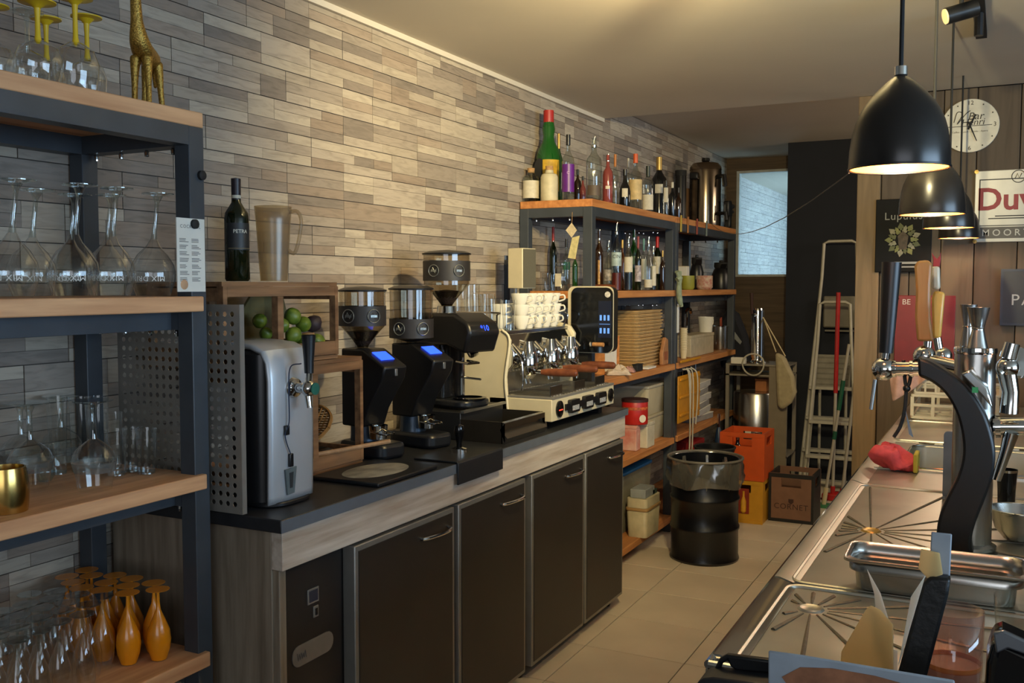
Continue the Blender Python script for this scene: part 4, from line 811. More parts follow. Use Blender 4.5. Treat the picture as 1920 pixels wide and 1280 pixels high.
B().cbox(d.x * r, d.y * r, h * .76, .06, .06, .05).done('side_handle', BLACK, t, bevel=.008); B().tube([e * r * .95 + Vector((0, 0, h * .75)), e * (r + .05) + Vector((0, 0, h * .75)), e * (r + .06) + Vector((0, 0, h * .6))], .018, 8).done('side_handle', BLACK, t)
B().tube([e * r * .95 + Vector((0, 0, .10)), e * (r + .07) + Vector((0, 0, .10)), e * (r + .075) + Vector((0, 0, .05))], .014, 8).tube([e * (r + .06) + Vector((0, 0, .10)), e * (r + .06) + Vector((0, 0, .16))], .008, 8).done('tap', BLACK, t)
x, y, r, h = fitx(1264, 1285, 320, -2.06, 1.92)
t = thing('black_canister', 'black cylindrical canister left behind the steel urn', 'canister', (x, y, 1.92)); B().lathe([(.0001, 0), (r, 0), (r, h * .9), (r * .95, h * .92)], 20).done('body', BLACK, t); B().lathe([(r * 1.03, h * .9), (r * 1.03, h), (.0001, h)], 20).done('lid', BLACKM, t)
P = AX(1362, 380, -1.80)
t = thing('urn_handle_piece', 'black clamp-like urn handle beside the steel urn', 'tool', (-1.792, P.y + .02, 1.92)); B().prism([(-.05, .08), (.05, .08), (.06, .17), (.02, .2), (-.06, .19)], -.02, .02, 'x').done('handle_block', BLACK, t, bevel=.008); B().prism([(-.03, 0), (.03, 0), (.03, .09), (-.02, .09)], -.02, .02, 'x').done('grip', BLACK, t, bevel=.006); B().tube([(0, .05, .16), (0, .14, .165)], .016, 10).tube([(0, .05, .12), (0, .13, .125)], .012, 10).done('jaws', BLACKM, t)  # stands for the urn's own handle pieces, built as a separate object
x, y, r, h = fity(1352, 1380, 352, 7.0, 1.92)
t = thing('wooden_box', 'brown wooden box at the far end of the top board', 'box', (-2.11, 7.04, 1.92)); B().box(-.035, .035, -.07, .07, 0, .30).done('body', wood('brown_box', (110, 80, 54), (80, 56, 38), axis='z'), t, bevel=.004); B().box(.035, .039, -.06, .06, .02, .28).done('panel', wood('brown_box_panel', (126, 94, 62), (92, 66, 44), axis='z'), t)
# ---- second board
def b2(label, u0, u1, vt, X=-1.85, **k): return bt(label, u0, u1, vt, X=X, z=1.475, grp=BM, **k)
b2('brown bottle with gold print and pourer, leftmost seen from the aisle', 1115, 1131, 431, m=BR, kind='wine', lab=mat('label_gold', (190, 140, 70), .5, 0, .4, 60), labz=(.1, .5), cap=SIL, capk='pourer', arc=30)
b2('round-bodied clear bottle with swirl label on the second board', 1131, 1150, 452, kind='round', lab=mat('swirl_label', (176, 166, 154), .6, 0, .5, 40), labz=(.2, .42), cap=SIL, capk='pourer')
b2('tall clear bottle with gold neck and red liquid on the second board', 1146, 1165, 417, -1.80, kind='spirit', lab=mat('cin_label', (170, 190, 190), .5, 0, .2, 30), labz=(.36, .56), cap=SIL, capk='pourer', liquid=(.26, mat('red_liquid', (110, 36, 34), .3)), txt=('cin', .026, LB))
b2('amber bottle hidden behind the gold-necked one', 1160, 1173, 450, -1.95, m=AMB, kind='spirit', cap=GOLDF)
b2('clear bottle with cream label and dark blue base', 1170, 1186, 444, -1.82, kind='wine', lab=LW, labz=(.34, .62), cap=SIL, capk='pourer', liquid=(.32, mat('blue_black', (30, 40, 60), .2)))
b2('dark green bottle with pale green label and pourer', 1180, 1196, 430, -1.92, m=GB, kind='wine', lab=mat('green_label', (150, 170, 110), .6, 0, .3, 30), labz=(.42, .56), cap=SIL, capk='pourer')
b2('dark bottle with white flower label and dusky pink cap', 1190, 1202, 443, -1.82, m=WG, kind='spirit', lab=mat('flower_label', (200, 188, 190), .6, 0, .4, 60), labz=(.16, .46), cap=mat('dusky_red', (150, 70, 70), .5), capk='foil')
b2('bottle with teal cap and white label on the second board', 1201, 1212, 447, -1.90, kind='spirit', lab=LW, labz=(.2, .6), cap=mat('teal_cap', (110, 160, 150), .5), capk='foil')
b2('clear bottle with small square label low on its body', 1208, 1223, 444, -1.81, kind='round', lab=LW, labz=(.05, .2), cap=SIL, capk='pourer')
b2('slim clear bottle with cream label before the red-capped wine', 1219, 1230, 462, -1.80, kind='spirit', lab=LW, labz=(.1, .55), cap=SIL, capk='pourer', liquid=(.2, mat('blue_black', (30, 40, 60), .2)))
b2('dark wine bottle with bright red cap on the second board', 1224, 1240, 443, -1.88, m=WG, kind='wine', lab=LW, labz=(.3, .62), cap=mat('bright_red_cap', (196, 24, 26), .4), capk='foil')
b2('small brown bottle with copper cap on the second board', 1237, 1247, 470, -1.82, m=BR, kind='spirit', cap=GOLDF)
b2('short dark bottle with orange label by the shelf post', 1241, 1254, 492, -1.88, m=DK, kind='round', lab=mat('orange_label', (206, 92, 34), .6, 0, .15, 30), labz=(.1, .75), cap=BLACK)
def b3(label, u0, u1, vt, Y, **k): return bt(label, u0, u1, vt, Y=Y, z=1.475, grp='bottles at the open end of the second board', **k)
b3('dark bottle with red top at the wall, seen through the shelf end', 1030, 1044, 425, 4.62, m=WG, kind='spirit', cap=RED, capk='foil')
b3('bottle with black cap and green band behind the glass jar', 1055, 1069, 448, 4.60, m=CL, kind='spirit', lab=mat('green_band', (40, 120, 90), .6), labz=(.4, .55), cap=BLACK)
b3('green bottle with red neck label at the shelf corner', 1073, 1083, 470, 4.42, m=GB, kind='wine', cap=RED, capk='foil')
x, y, r, h = fity(1040, 1068, 492, 4.44, 1.475)
t = thing('swing_top_jar', 'clear preserving jar with cream label on the second board', 'jar', (x, y, 1.475)); B().lathe([(.0001, 0), (r * .9, 0), (r, .008), (r, h * .75), (r * .85, h * .85)], 24).done('body', GLASSD, t); B().lathe([(r * .9, h * .85), (r * .95, h * .9), (r * .9, h), (.0001, h)], 24).done('lid', GLASSD, t); B().box(-r * .6, r * .3, -r * 1.02, -r * .99, h * .15, h * .6).done('label', LW, t)
for u0, u1, vt, Y, lab in ((1016, 1032, 512, 4.40, 'small faceted shot glass left of the preserving jar'), (1030, 1042, 515, 4.36, 'small faceted shot glass touching the preserving jar')):
    x, y, r, h = fity(u0, u1, vt, Y, 1.475); tumbler(lab, x, y, 1.475, r, h, 'shot glasses on the second board', 1)
t = thing('wooden_pestle', 'brown wooden-handled portafilter lying on the second board corner', 'portafilter', (-1.80, 4.40, 1.493)); B().tube([(0, 0, 0), (.03, -.02, 0), (.10, -.035, 0), (.13, -.042, 0)], [.009, .014, .014, .011], 12).done('handle', WALNUT, t); B().lathe([(.018, -.017), (.026, -.01), (.027, .014)], 20, -.03, .005, True).done('basket', CHROME, t)
# hanging tags in the shelf end
t = thing('price_tag', 'cream paper gift tags hanging on a string under the top board', 'tag', (AY(1073, 410, 4.312))); P0 = t.location.copy()
q = lambda u, v: AY(u, v, 4.312) - P0
B().tube([q(1073, 398), q(1072, 430)], .0012, 5).done('string', CORK, t)
for pts, m in (([(1061, 432), (1072, 418), (1082, 432), (1072, 446)], 'tag_cream'), ([(1073, 446), (1087, 442), (1079, 486), (1065, 484)], 'tag_green')):
    vs = [q(*p_) for p_ in pts]; B().prism([(v.x, v.z) for v in vs], -.002, .0, 'y').done('tag', mat(m, (206, 194, 140) if 'green' in m else (208, 192, 158), .8, 0, .15, 60), t)
# thermos flasks and mugs
def flask(label, u0, u1, vt, X):
    x, y, r, h = fitx(u0, u1, vt, X, 1.475); t = thing('thermos_flask', label, 'flask', (x, y, 1.475), math.radians(-60), 'thermos flasks')
    B().lathe([(.0001, 0), (r * .8, 0), (r * .82, .01), (r * .8, h * .5), (r * .62, h * .68), (r * .5, h * .74)], 24).done('body', BLACK, t); B().lathe([(r * .55, h * .72), (r * .62, h * .78), (r * .6, h * .92), (.0001, h * .93)], 20).done('lid', BLACKM, t); B().cbox(0, 0, h * .96, r * .5, r * .3, h * .08).done('lid_lever', BLACK, t, bevel=.004)
    B().tube(bez([(-r * .5, 0, h * .8), (-r * 1.15, 0, h * .78), (-r * 1.2, 0, h * .45), (-r * .75, 0, h * .25)], 5), .011, 8).done('handle', BLACK, t); B().prism([(r * .45, h * .8), (r * .95, h * .86), (r * .5, h * .68)], -.02, .02, 'y').done('spout', BLACK, t)
flask('black thermos flask on the second board, nearer the liquor bottles', 1290, 1322, 478, -1.93); flask('black thermos flask nearest the back window', 1330, 1374, 488, -1.90)
def mug(label, u0, u1, vt, X, m, z=1.475):
    x, y, r, h = fitx(u0, u1, vt, X, z); t = thing('mug', label, 'mug', (x, y, z), math.radians(75)); B().lathe([(.0001, 0), (r * .8, 0), (r, h * .15), (r, h), (r * .93, h), (r * .9, h * .2), (.0001, .008)], 24).done('body', m, t); B().tube(bez([(r * .95, 0, h * .85), (r * 1.5, 0, h * .8), (r * 1.5, 0, h * .35), (r * .95, 0, h * .2)], 5), .006, 8).done('handle', m, t)
mug('yellow-green mug on the second board by the shelf post', 1277, 1302, 517, -1.84, mat('lime_mug', (150, 146, 50), .5)); mug('floral cream mug right of the yellow-green one', 1306, 1336, 517, -1.82, mat('floral_mug', (196, 176, 150), .5, 0, .4, 50, c2=(170, 96, 80)))
x, y, r, h = fitx(1276, 1288, 500, -1.95, 1.475); t = thing('paper_box', 'small white carton behind the yellow-green mug', 'box', (x, y, 1.475)); B().box(-.03, .03, -.03, .03, 0, h).done('carton', PAPER, t, bevel=.002); B().box(-.03, .03, -.03, .03, h, h + .003).done('flap', CREAMP, t)
# clothes pegs on the edge of the top board
for i, (u, c, n_) in enumerate(((1276, (190, 160, 70), 'yellow'), (1289, (170, 110, 60), 'brown'), (1306, (150, 70, 56), 'red'), (1324, (120, 134, 130), 'grey'))):
    P = AX(u, 425, -1.766); t = thing('clothes_peg', '%s clothes peg clipped to the far top board edge' % n_, 'peg', (P.x, P.y, 1.83), 0, 'clothes pegs'); m = mat('peg_' + n_, c, .6)
    B().prism([(-.008, 0), (-.004, .1), (.004, .1), (.0, 0)], .0, .007, 'x').done('arm', m, t); B().prism([(.001, 0), (.0045, .1), (.011, .1), (.008, 0)], .0, .007, 'x').done('arm', m, t); B().tube([(.0035, -.004, .055), (.0035, .01, .055)], .004, 8).done('spring', CHROME, t)
# towel and white strip on the middle post
P = AX(1272, 525, -1.738)
t = thing('dish_cloth', 'pale green twisted cloth tied to the middle shelf post', 'cloth', P); CLO = mat('green_cloth', (150, 160, 130), .85, 0, .2, 40)
B().tube(bez([(0, -.03, .05), (.006, .0, .0), (.004, -.01, -.06), (.008, .02, -.15)], 6), [.014, .013, .012, .012, .013, .014, .016, .016, .015, .014, .013, .013, .014, .015, .016, .017, .018, .015, .01], 10).done('twist', CLO, t); B().tube(bez([(0, .03, .05), (.004, .01, .0), (.004, .02, -.08), (.006, .045, -.16)], 6), .012, 8).done('twist', CLO, t); B().tube(bez([(-.002, -.02, .0), (.01, 0, .012), (-.002, .03, .0)], 5), .016, 8).done('knot', CLO, t)
P = AX(1271, 597, -1.768); t = thing('paper_strip', 'white paper strip taped to the middle shelf post', 'paper', P); B().box(0, .002, -.022, .02, -.088, .088).done('strip', PAPER, t); B().box(.002, .003, -.024, .022, .07, .08).done('tape', CREAMP, t)
# ---- third board
ZB = 1.03
def bb(u0, u1, X, z=ZB): a = AX(u0, 536, X).y; c = AX(u1, 536, X).y; return (a + c) / 2, abs(c - a)
def hz(u, v, X, z): p = AX(u, v, X); return p.z - z
yc, wy = bb(1144, 1172, -1.84)
t = thing('napkin_holder', 'wooden box of folded white napkins beside the drinks machine', 'napkin holder', (-1.93, yc, ZB)); hN = hz(1158, 632, -1.84, ZB); b = wy / 2
B().box(-.06, .06, -b, b, 0, .012).done('bottom', OAK, t); B().box(-.06, .06, -b, -b + .008, .012, hN).done('side', OAK, t); B().box(-.06, .06, b - .008, b, .012, hN).done('side', OAK, t); B().box(-.06, -.052, -b + .008, b - .008, .012, hN).done('back', OAK, t)
for i in range(9): B().box(-.045, .05, -b + .012 + i * (2 * b - .024) / 9, -b + .012 + (i + .8) * (2 * b - .024) / 9, .013, hz(1158, 591, -1.84, ZB) - R.uniform(0, .012)).done('napkin', PAPER, t)
yc, wy = bb(1174, 1222, -1.90); hS = hz(1205, 580, -1.90, ZB); nS = 17
for i in range(nS):
    z = ZB + hS * i / nS; hh = hS / nS
    if i == 0:
        s = thing('cardboard_tray', 'lowest brown cardboard cup carrier of the tall stack', 'carrier', (-1.91, yc, z), .0, 'stack of cardboard cup carriers')
        B().prism(rrect(-.08, .08, -wy / 2 + .01, wy / 2 - .01, .03), 0, hh * .45, 'z').done('tray', CARD, s); B().prism(rrect(-.088, .088, -wy / 2, wy / 2, .035), hh * .45, hh * .85, 'z').done('rim', CARD, s)
        s0 = s
    else:
        nth = ['second', 'third', 'fourth', 'fifth', 'sixth', 'seventh', 'eighth', 'ninth', 'tenth', 'eleventh', 'twelfth', 'thirteenth', 'fourteenth', 'fifteenth', 'sixteenth'][i - 1] + ' from below' if i < nS - 1 else 'topmost'
        copytree(s0, (-1.91 + R.uniform(-.005, .005), yc + R.uniform(-.006, .006), z), R.uniform(-.03, .03), 'brown cardboard cup carrier, %s in the tall stack' % nth)
x, y, r, h = fitx(1226, 1262, 614, -1.88, ZB)
t = thing('cookie_jar', 'large glass jar of wrapped biscuits on the third board', 'jar', (x, y, ZB)); B().lathe([(.0001, 0), (r * .95, 0), (r, .01), (r, h * .68), (r * .8, h * .78), (r * .66, h * .8), (r * .66, h)], 26).done('body', GLASSD, t)
for i in range(14):
    a = R.uniform(0, 6.28); q = R.uniform(.0, .62) * r; B().cbox(0, 0, 0, .035, .05, .016).done('biscuit', mat('biscuit%d' % (i % 3), ((176, 112, 60), (196, 140, 84), (150, 84, 46))[i % 3], .5, 0, .2, 60), t, loc=(q * math.cos(a), q * math.sin(a), .03 + (i // 5) * .045 + R.uniform(0, .015)), bevel=.004).rotation_euler = (R.uniform(-.4, .4), R.uniform(-.4, .4), R.uniform(0, 3))
P = AX(1245, 660, -1.79); t = thing('paper_bag', 'brown paper snack bag leaning before the biscuit jar', 'bag', (P.x, P.y, ZB)); B().prism([(-.055, 0), (.05, 0), (.055, .06), (.045, .15), (.0, .165), (-.03, .12), (-.058, .07)], -.012, .012, 'x').done('bag', mat('kraft_paper', (176, 122, 76), .7, 0, .2, 25, .6), t, bevel=.006); B().box(.012, .0135, -.03, .03, .03, .08).done('print', mat('kraft_print', (150, 84, 50), .7), t)
def flatbox(name, label, cat, x, y, z, sx, sy, sz, m, rz=0, part='lid', pm=None, group=None):
    t = thing(name, label, cat, (x, y, z), rz, group); B().box(-sx / 2, sx / 2, -sy / 2, sy / 2, 0, sz * .86).done('body', m, t, bevel=min(.004, sz * .2)); B().box(-sx / 2 - .002, sx / 2 + .002, -sy / 2 - .002, sy / 2 + .002, sz * .86, sz).done(part, pm or m, t, bevel=min(.002, sz * .05)); return t
def crumple(name, label, cat, x, y, z, sx, sy, sz, m, seed):
    t = thing(name, label, cat, (x, y, z), seed * .7); q = random.Random(seed); b = B(); n = 9; vs = []
    for i in range(n):
        for j in range(n):
            u, v = i / (n - 1) - .5, j / (n - 1) - .5; k = max(0, 1 - (abs(u) * 2) ** 3) * max(0, 1 - (abs(v) * 2) ** 3); vs.append((u * sx * (1 + q.uniform(-.08, .08)), v * sy * (1 + q.uniform(-.08, .08)), .002 + sz * k * q.uniform(.45, 1)))
    b.add(vs, [(i * n + j, i * n + j + 1, (i + 1) * n + j + 1, (i + 1) * n + j) for i in range(n - 1) for j in range(n - 1)]).done('wrapper', m, t, solid=.002, smooth=20); return t
crumple('paper_wrapper', 'crumpled cream paper wrapper before the cardboard carriers', 'wrapper', -1.797, AX(1160, 536, -1.797).y, ZB, .08, .13, .06, mat('crumpled_cream', (206, 186, 164), .7, 0, .15, 30), 3)
crumple('pink_wrapper', 'small crumpled pink wrapper on the third board', 'wrapper', -1.80, AX(1182, 536, -1.80).y, ZB, .06, .08, .035, mat('crumpled_pink', (176, 130, 122), .7, 0, .15, 30), 5)
flatbox('card_case', 'dark grey case behind the crumpled wrappers', 'case', -1.787, AX(1196, 536, -1.79).y, ZB, .03, .09, .04, BLACKM)
flatbox('note_pad', 'white note pad on the front edge of the third board', 'note pad', -1.786, AX(1216, 536, -1.79).y, ZB, .045, .14, .012, PAPER, 0)
# espresso-side booklet
# unit two, third board
x, y, r, h = fitx(1276, 1290, 611, -1.83, ZB)
for i in range(10):
    lab = ('lowest' if i == 0 else 'topmost' if i == 9 else ['second', 'third', 'fourth', 'fifth', 'sixth', 'seventh', 'eighth', 'ninth'][i - 1] + ' from below') + ' paper cup in the stack right of the middle post'
    if i == 0: pc = thing('paper_cup', lab, 'cup', (x, y, ZB), 0, 'stack of paper cups'); B().lathe([(.0001, .002), (r * .7, 0), (r * .96, h * .28)], 18).done('wall', CREAMP, pc); B().tube([(r * math.cos(a), r * math.sin(a), h * .28) for a in [6.2832 * k / 16 for k in range(17)]], .002, 5).done('rim', CREAMP, pc)
    else: copytree(pc, (x, y, ZB + i * h * .072), label=lab)
yc, wy = bb(1294, 1337, -1.82); flatbox('storage_bin', 'large cream storage bin on the third board of the far unit', 'bin', -1.87, yc, ZB, .12, wy, hz(1315, 626, -1.82, ZB), mat('bin_cream', (190, 176, 146), .6), 0, 'rim')
hb_ = hz(1315, 626, -1.82, ZB); x, y, r, h = fitx(1310, 1338, 594, -1.87, ZB + hb_)
t = thing('white_pot', 'white round tub standing on the cream storage bin', 'tub', (x, y, ZB + hb_)); B().lathe([(.0001, 0), (r * .85, 0), (r, h * .92), (r * 1.06, h * .92), (r * 1.06, h), (r * .95, h), (r * .8, .01), (.0001, .01)], 24).done('body', WHITEC, t); B().tube(bez([(r, 0, h * .9), (r * 1.02, 0, h * .7), (r * .95, 0, h * .5)], 4), .003, 6).done('handle', WHITEC, t)
x, y, r, h = fitx(1338, 1366, 612, -1.85, ZB)
t = thing('steel_tin', 'stainless steel canister at the far end of the third board', 'canister', (x, y, ZB)); B().lathe([(.0001, 0), (r * .96, 0), (r, .008), (r, h), (r * .95, h), (r * .94, .02), (.0001, .012)], 28).done('body', STEEL, t); B().tube([(r * 1.005 * math.cos(a), r * 1.005 * math.sin(a), h) for a in [6.2832 * k / 24 for k in range(25)]], .004, 6).done('rim', CHROME, t)
t2 = thing('spatula', 'orange-red spatula standing in the steel canister', 'spatula', (x, y, ZB + .02)); B().tube([(.0, 0, 0), (.01, -.02, .14)], .004, 6).done('shaft', CHROME, t2); B().prism([(-.035, .13), (-.005, .13), (-.015, .22), (-.05, .21)], .006, .014, 'x').done('blade', mat('orange_rubber', (170, 80, 52), .6), t2)
t2 = thing('tap_spout', 'curved chrome tap behind the white tub', 'tap', (-2.06, 6.9, ZB)); B().tube(bez([(0, -.06, 0), (0, -.06, .24), (0, -.04, .29), (0, .03, .30), (0, .06, .27)], 6), .013, 10).done('spout', CHROME, t2); B().lathe([(.03, 0), (.025, .02), (.014, .03)], 18, 0, -.06).done('base', CHROME, t2)
# ---- fourth board
ZC = .58
yc, wy = bb(1176, 1208, -1.80); hC = hz(1192, 812, -1.80, ZC)
flatbox('white_bin', 'narrow white bin with dark hand hole on the fourth board', 'bin', -1.84, AX(1201, 536, -1.84).y, ZC, .14, .13, .145, mat('bin_white', (214, 206, 182), .5), 0, 'rim')
flatbox('pink_box', 'pink and white carton beside the narrow white bin', 'carton', -1.845, AX(1183, 536, -1.845).y - .0, ZC, .1, .07, .143, mat('pink_carton', (214, 180, 164), .6, 0, .3, 14, c2=(196, 110, 96)))
t = thing('food_tin', 'red food tin with white print standing on the carton and bin', 'tin', (-1.83, AX(1192, 536, -1.83).y, ZC + .146)); B().lathe([(.0001, 0), (.072, 0), (.074, .004), (.074, .125), (.072, .129)], 28).done('body', mat('tin_red', (188, 36, 30), .4), t); B().lathe([(.076, .125), (.076, .14), (.0001, .142)], 28).done('lid', mat('tin_lid', (60, 30, 28), .5), t)
B().lathe([(.0746,.082),(.0746,.098)],28).done('print_band', mat('tin_orange', (220, 110, 60), .5, 0, .4, 60), t); B().lathe([(.0001, 0), (.022, 0), (.022, .001)], 16).done('print_spot', mat('tin_white', (226, 214, 196), .5, 0, 0), t, loc=(.062, -.045, .035)).rotation_euler = (math.pi / 2, 0, math.radians(54))
yc, wy = bb(1204, 1248, -1.84)
def tub(label, x, y, z, sx, sy, sz, m, lidm, group=None, rz=0, lid=True):
    t = thing('plastic_tub', label, 'container', (x, y, z), rz, group); b = B(); k = .92
    lo = rrect(-sx / 2 * k, sx / 2 * k, -sy / 2 * k, sy / 2 * k, .02); hi = rrect(-sx / 2, sx / 2, -sy / 2, sy / 2, .022); n = len(lo)
    b.add([(p_[0], p_[1], .001) for p_ in lo] + [(p_[0], p_[1], sz) for p_ in hi], [tuple(range(n - 1, -1, -1))] + [(i, (i + 1) % n, n + (i + 1) % n, n + i) for i in range(n)]).done('box', m, t, solid=.002)
    if lid: B().prism(rrect(-sx / 2 - .006, sx / 2 + .006, -sy / 2 - .006, sy / 2 + .006, .024), sz, sz + .016, 'z').done('lid', lidm, t, bevel=.003)
    else: B().prism(rrect(-sx / 2 - .004, sx / 2 + .004, -sy / 2 - .004, sy / 2 + .004, .022), sz - .012, sz, 'z')
    return t
PLW = mat('milky_plastic', (176, 166, 140), .5, 0, .1, 12)
tub('milky plastic tub with lid, lower of the pair on the fourth board', -1.96, yc + .045, ZC, .26, .34, .14, PLW, PLW); tub('milky plastic tub with lid, upper of the pair on the fourth board', -1.96, yc + .045, ZC + .157, .26, .34, .16, PLW, mat('lid_milky', (186, 178, 156), .5))
yc, wy = bb(1200, 1250, -2.0); flatbox('coffee_carton', 'black printed carton at the back of the fourth board', 'carton', -2.125, 4.95, ZC, .05, .42, .34, mat('carton_black', (30, 24, 24), .5, 0, .5, 9, c2=(120, 60, 50)))
# unit two fourth board and below
yc, wy = bb(1276, 1316, -1.735)
t = thing('yellow_folder', 'yellow slotted plastic letter rack hanging at the far unit', 'letter rack', (-1.745, yc, .66)); YP = mat('rack_yellow', (206, 140, 20), .45, 0, .1, 20); hY = hz(1296, 700, -1.74, .66)
pl_ = B().box(-.004, .004, -wy / 2, wy / 2, 0, hY).done('back_plate', YP, t, bevel=.002)
for k in range(4): B().box(.004, .014, -wy / 2 + .02, wy / 2 - .02, .04 + k * .11, .055 + k * .11).done('slot_lip', YP, t, bevel=.002)
B().tube([(0, -wy * .3, hY), (0, -wy * .3, hY + .05)], .003, 6).tube([(0, wy * .3, hY), (0, wy * .3, hY + .05)], .003, 6).done('hook', CHROME, t)
t = thing('cable', 'white cables dangling down over the yellow letter rack', 'cable', (-1.706, yc, .99)); CW_ = mat('cable_white', (190, 184, 166), .5)
for i, (dy, l) in enumerate(((-.14, .62), (-.09, .70), (.0, .36), (-.17, .8))): B().tube(bez([(-.03, dy, 0), (.008, dy + .01, -.04), (.006 + .003 * i, dy + .02, -l * .5), (.004, dy + .01, -l)], 6), .0045, 6).done('strand', CW_, t)
for i in range(6): flatbox('paper_ream', ['lowest white sheaf of papers on the far fourth board', 'second sheaf of papers from below on the far fourth board', 'third sheaf of papers from below on the far fourth board', 'fourth sheaf of papers from below on the far fourth board', 'fifth sheaf of papers from below on the far fourth board', 'topmost grey sheaf of papers on the far fourth board'][i], 'papers', -1.93, 6.42 + R.uniform(-.03, .03), ZC + i * .045, .26, .36, .044, mat('ream%d' % (i % 2), ((150, 148, 146), (190, 188, 184))[i % 2], .8), R.uniform(-.1, .1), 'top_sheet', PAPER, 'sheaves of papers')
flatbox('red_carton', 'red carton on the bottom board below the letter rack', 'carton', -1.85, AX(1292, 536, -1.85).y, .105, .16, .24, hz(1292, 822, -1.85, .105), mat('carton_red', (150, 30, 34), .5), 0, 'top')
# bottom board unit one
ZD = .105
yc, wy = bb(1178, 1250, -1.88); tub('large clear storage box with blue lid on the bottom board', -2.0, 5.27, ZD, .27, .50, .33, glass('box_clear', (186, 182, 160), .4, .08, .2, .35), mat('lid_blue', (40, 110, 170), .45))
yc = AX(1202, 536, -1.80).y; tub('milky tub with tan band on the bottom board, front', -1.775, yc, ZD, .12, .24, .15, mat('tub_milk', (196, 184, 150), .5), mat('lid_tan', (176, 140, 90), .5)); 
t = thing('papers_tub', 'open cream tub of grey papers on top of the milky one', 'container', (-1.775, yc, ZD + .167)); B().prism(rrect(-.06, .06, -.12, .12, .02), 0, .05, 'z').done('tub', mat('tub_cream', (210, 198, 164), .5), t); B().box(-.045, .045, -.1, .06, .05, .1).done('paper_stack', mat('grey_paper', (150, 156, 158), .8), t, bevel=.004); B().box(-.03, .045, .03, .1, .05, .075).done('dark_card', mat('dark_green_card', (50, 70, 60), .7), t)
# ================================================================ FLOOR AND NICHE
x, y, r, h = fitz(1256, 1384, 858, 1060, 0)
dr = thing('waste_drum', 'black steel drum used as a waste bin with clear bag liner', 'waste bin', (x, y, 0)); DB = mat('drum_black', (12, 14, 20), .3, 0, .1, 8, .03, spec=.6)
pr = [(.0001, .01), (r * .93, .01), (r * .97, 0), (r * 1.0, .012), (r * .97, .03)]
for zz in (.33, .62): pr += [(r * .965, h * zz - .016), (r * 1.0, h * zz - .006), (r * 1.0, h * zz + .006), (r * .965, h * zz + .016)]
pr += [(r * .965, h - .02), (r * 1.0, h - .01), (r * 1.0, h), (r * .95, h), (r * .93, h * .5), (.0001, h * .5)]
B().lathe(pr, 40).done('drum', DB, dr)
b = B(); n = 60; rows = [(.94, .72), (.97, .97), (1.04, 1.01), (1.075, .97), (1.08, .9), (1.11, .82), (1.06, .75)]; vs = []
for i, (a, zz) in enumerate(rows):
    for k in range(n): q = 2 * math.pi * k / n; w_ = 1 + (.02 + .006 * i) * math.sin(q * 9 + i * .7) + .012 * math.sin(q * 23 + i * 2); vs.append((r * a * w_ * math.cos(q), r * a * w_ * math.sin(q), h * (zz + .018 * math.sin(q * 4 + i) * (i > 3))))
b.add(vs, [(i * n + k, i * n + (k + 1) % n, (i + 1) * n + (k + 1) % n, (i + 1) * n + k) for i in range(len(rows) - 1) for k in range(n)]).done('bag_liner', glass('clear_bag', (196, 194, 186), .6, .16, .14, .14), dr, smooth=60)
B().tube([(r * 1.07 * math.cos(a), r * 1.07 * math.sin(a), h * 1.01) for a in [6.2832 * k / 40 for k in range(41)]], .007, 8).done('rim_ring', mat('rim_grey', (110, 106, 98), .5), dr)
x, y, r, h = fitx(1322, 1388, 828, -1.42, 0); 
t = thing('black_bucket', 'dark bucket standing behind the waste drum', 'bucket', (-1.54, 5.74, 0)); B().lathe([(.0001, 0), (.10, 0), (.118, .5), (.122, .5), (.122, .52), (.115, .52), (.1, .05), (.0001, .05)], 28).done('body', BLACK, t); B().tube([(.122 * math.cos(a), .122 * math.sin(a), .52) for a in [6.2832 * k / 28 for k in range(29)]], .007, 6).done('rim', BLACKM, t)
def bcrate(label, x0, x1, y0, y1, z, h, m, hole='short', txt=None, tm=None, ts=.05, rim=None):
    t = thing('bottle_crate', label, 'crate', ((x0 + x1) / 2, (y0 + y1) / 2, z)); a, c = (x1 - x0) / 2, (y1 - y0) / 2; w_ = .012
    hw, hz0, hz1 = a * .45, h * .72, h * .9
    for sy in (-1, 1):
        y_ = (-c, -c + w_) if sy < 0 else (c - w_, c)
        B().box(-a, a, y_[0], y_[1], .012, hz0).box(-a, -hw, y_[0], y_[1], hz0, h).box(hw, a, y_[0], y_[1], hz0, h).box(-hw, hw, y_[0], y_[1], hz1, h).done('end_wall', m, t)
    for sx in (-1, 1): B().box(*((-a, -a + w_) if sx < 0 else (a - w_, a)), -c + w_, c - w_, .012, h * .7).box(*((-a, -a + w_) if sx < 0 else (a - w_, a)), -c + w_, -c * .5, h * .7, h).box(*((-a, -a + w_) if sx < 0 else (a - w_, a)), c * .5, c - w_, h * .7, h).box(*((-a, -a + w_) if sx < 0 else (a - w_, a)), -c * .5, c * .5, h * .9, h).done('side_wall', rim or m, t)
    B().box(-a, a, -c, c, 0, .012).done('bottom', rim or m, t)
    B().box(-a - .004, a + .004, -c - .004, -c, h - .025, h).box(-a - .004, a + .004, -c - .004, -c, 0, .02).box(-a - .004, -a + .012, -c - .004, -c, .02, h - .025).box(a - .012, a + .004, -c - .004, -c, .02, h - .025).done('corner_frame', rim or m, t)
    if txt: B().text(txt, ts, TM((0, -c - .0015, h * .32), '-y')).done('lettering', tm, t, smooth=0, recalc=False)
    return t
cr_o = mat('crate_orange', (206, 82, 24), .45, 0, .06); cr_y = mat('crate_yellow', (204, 146, 34), .45, 0, .06); cr_b = mat('crate_brown', (128, 92, 72), .5, 0, .08)
xa, xb = -1.47, -1.27
bcrate('yellow beer crate under the orange one', -1.575, -1.31, 6.03, 6.33, 0, .27, cr_y)
b = B(); P = -6.03
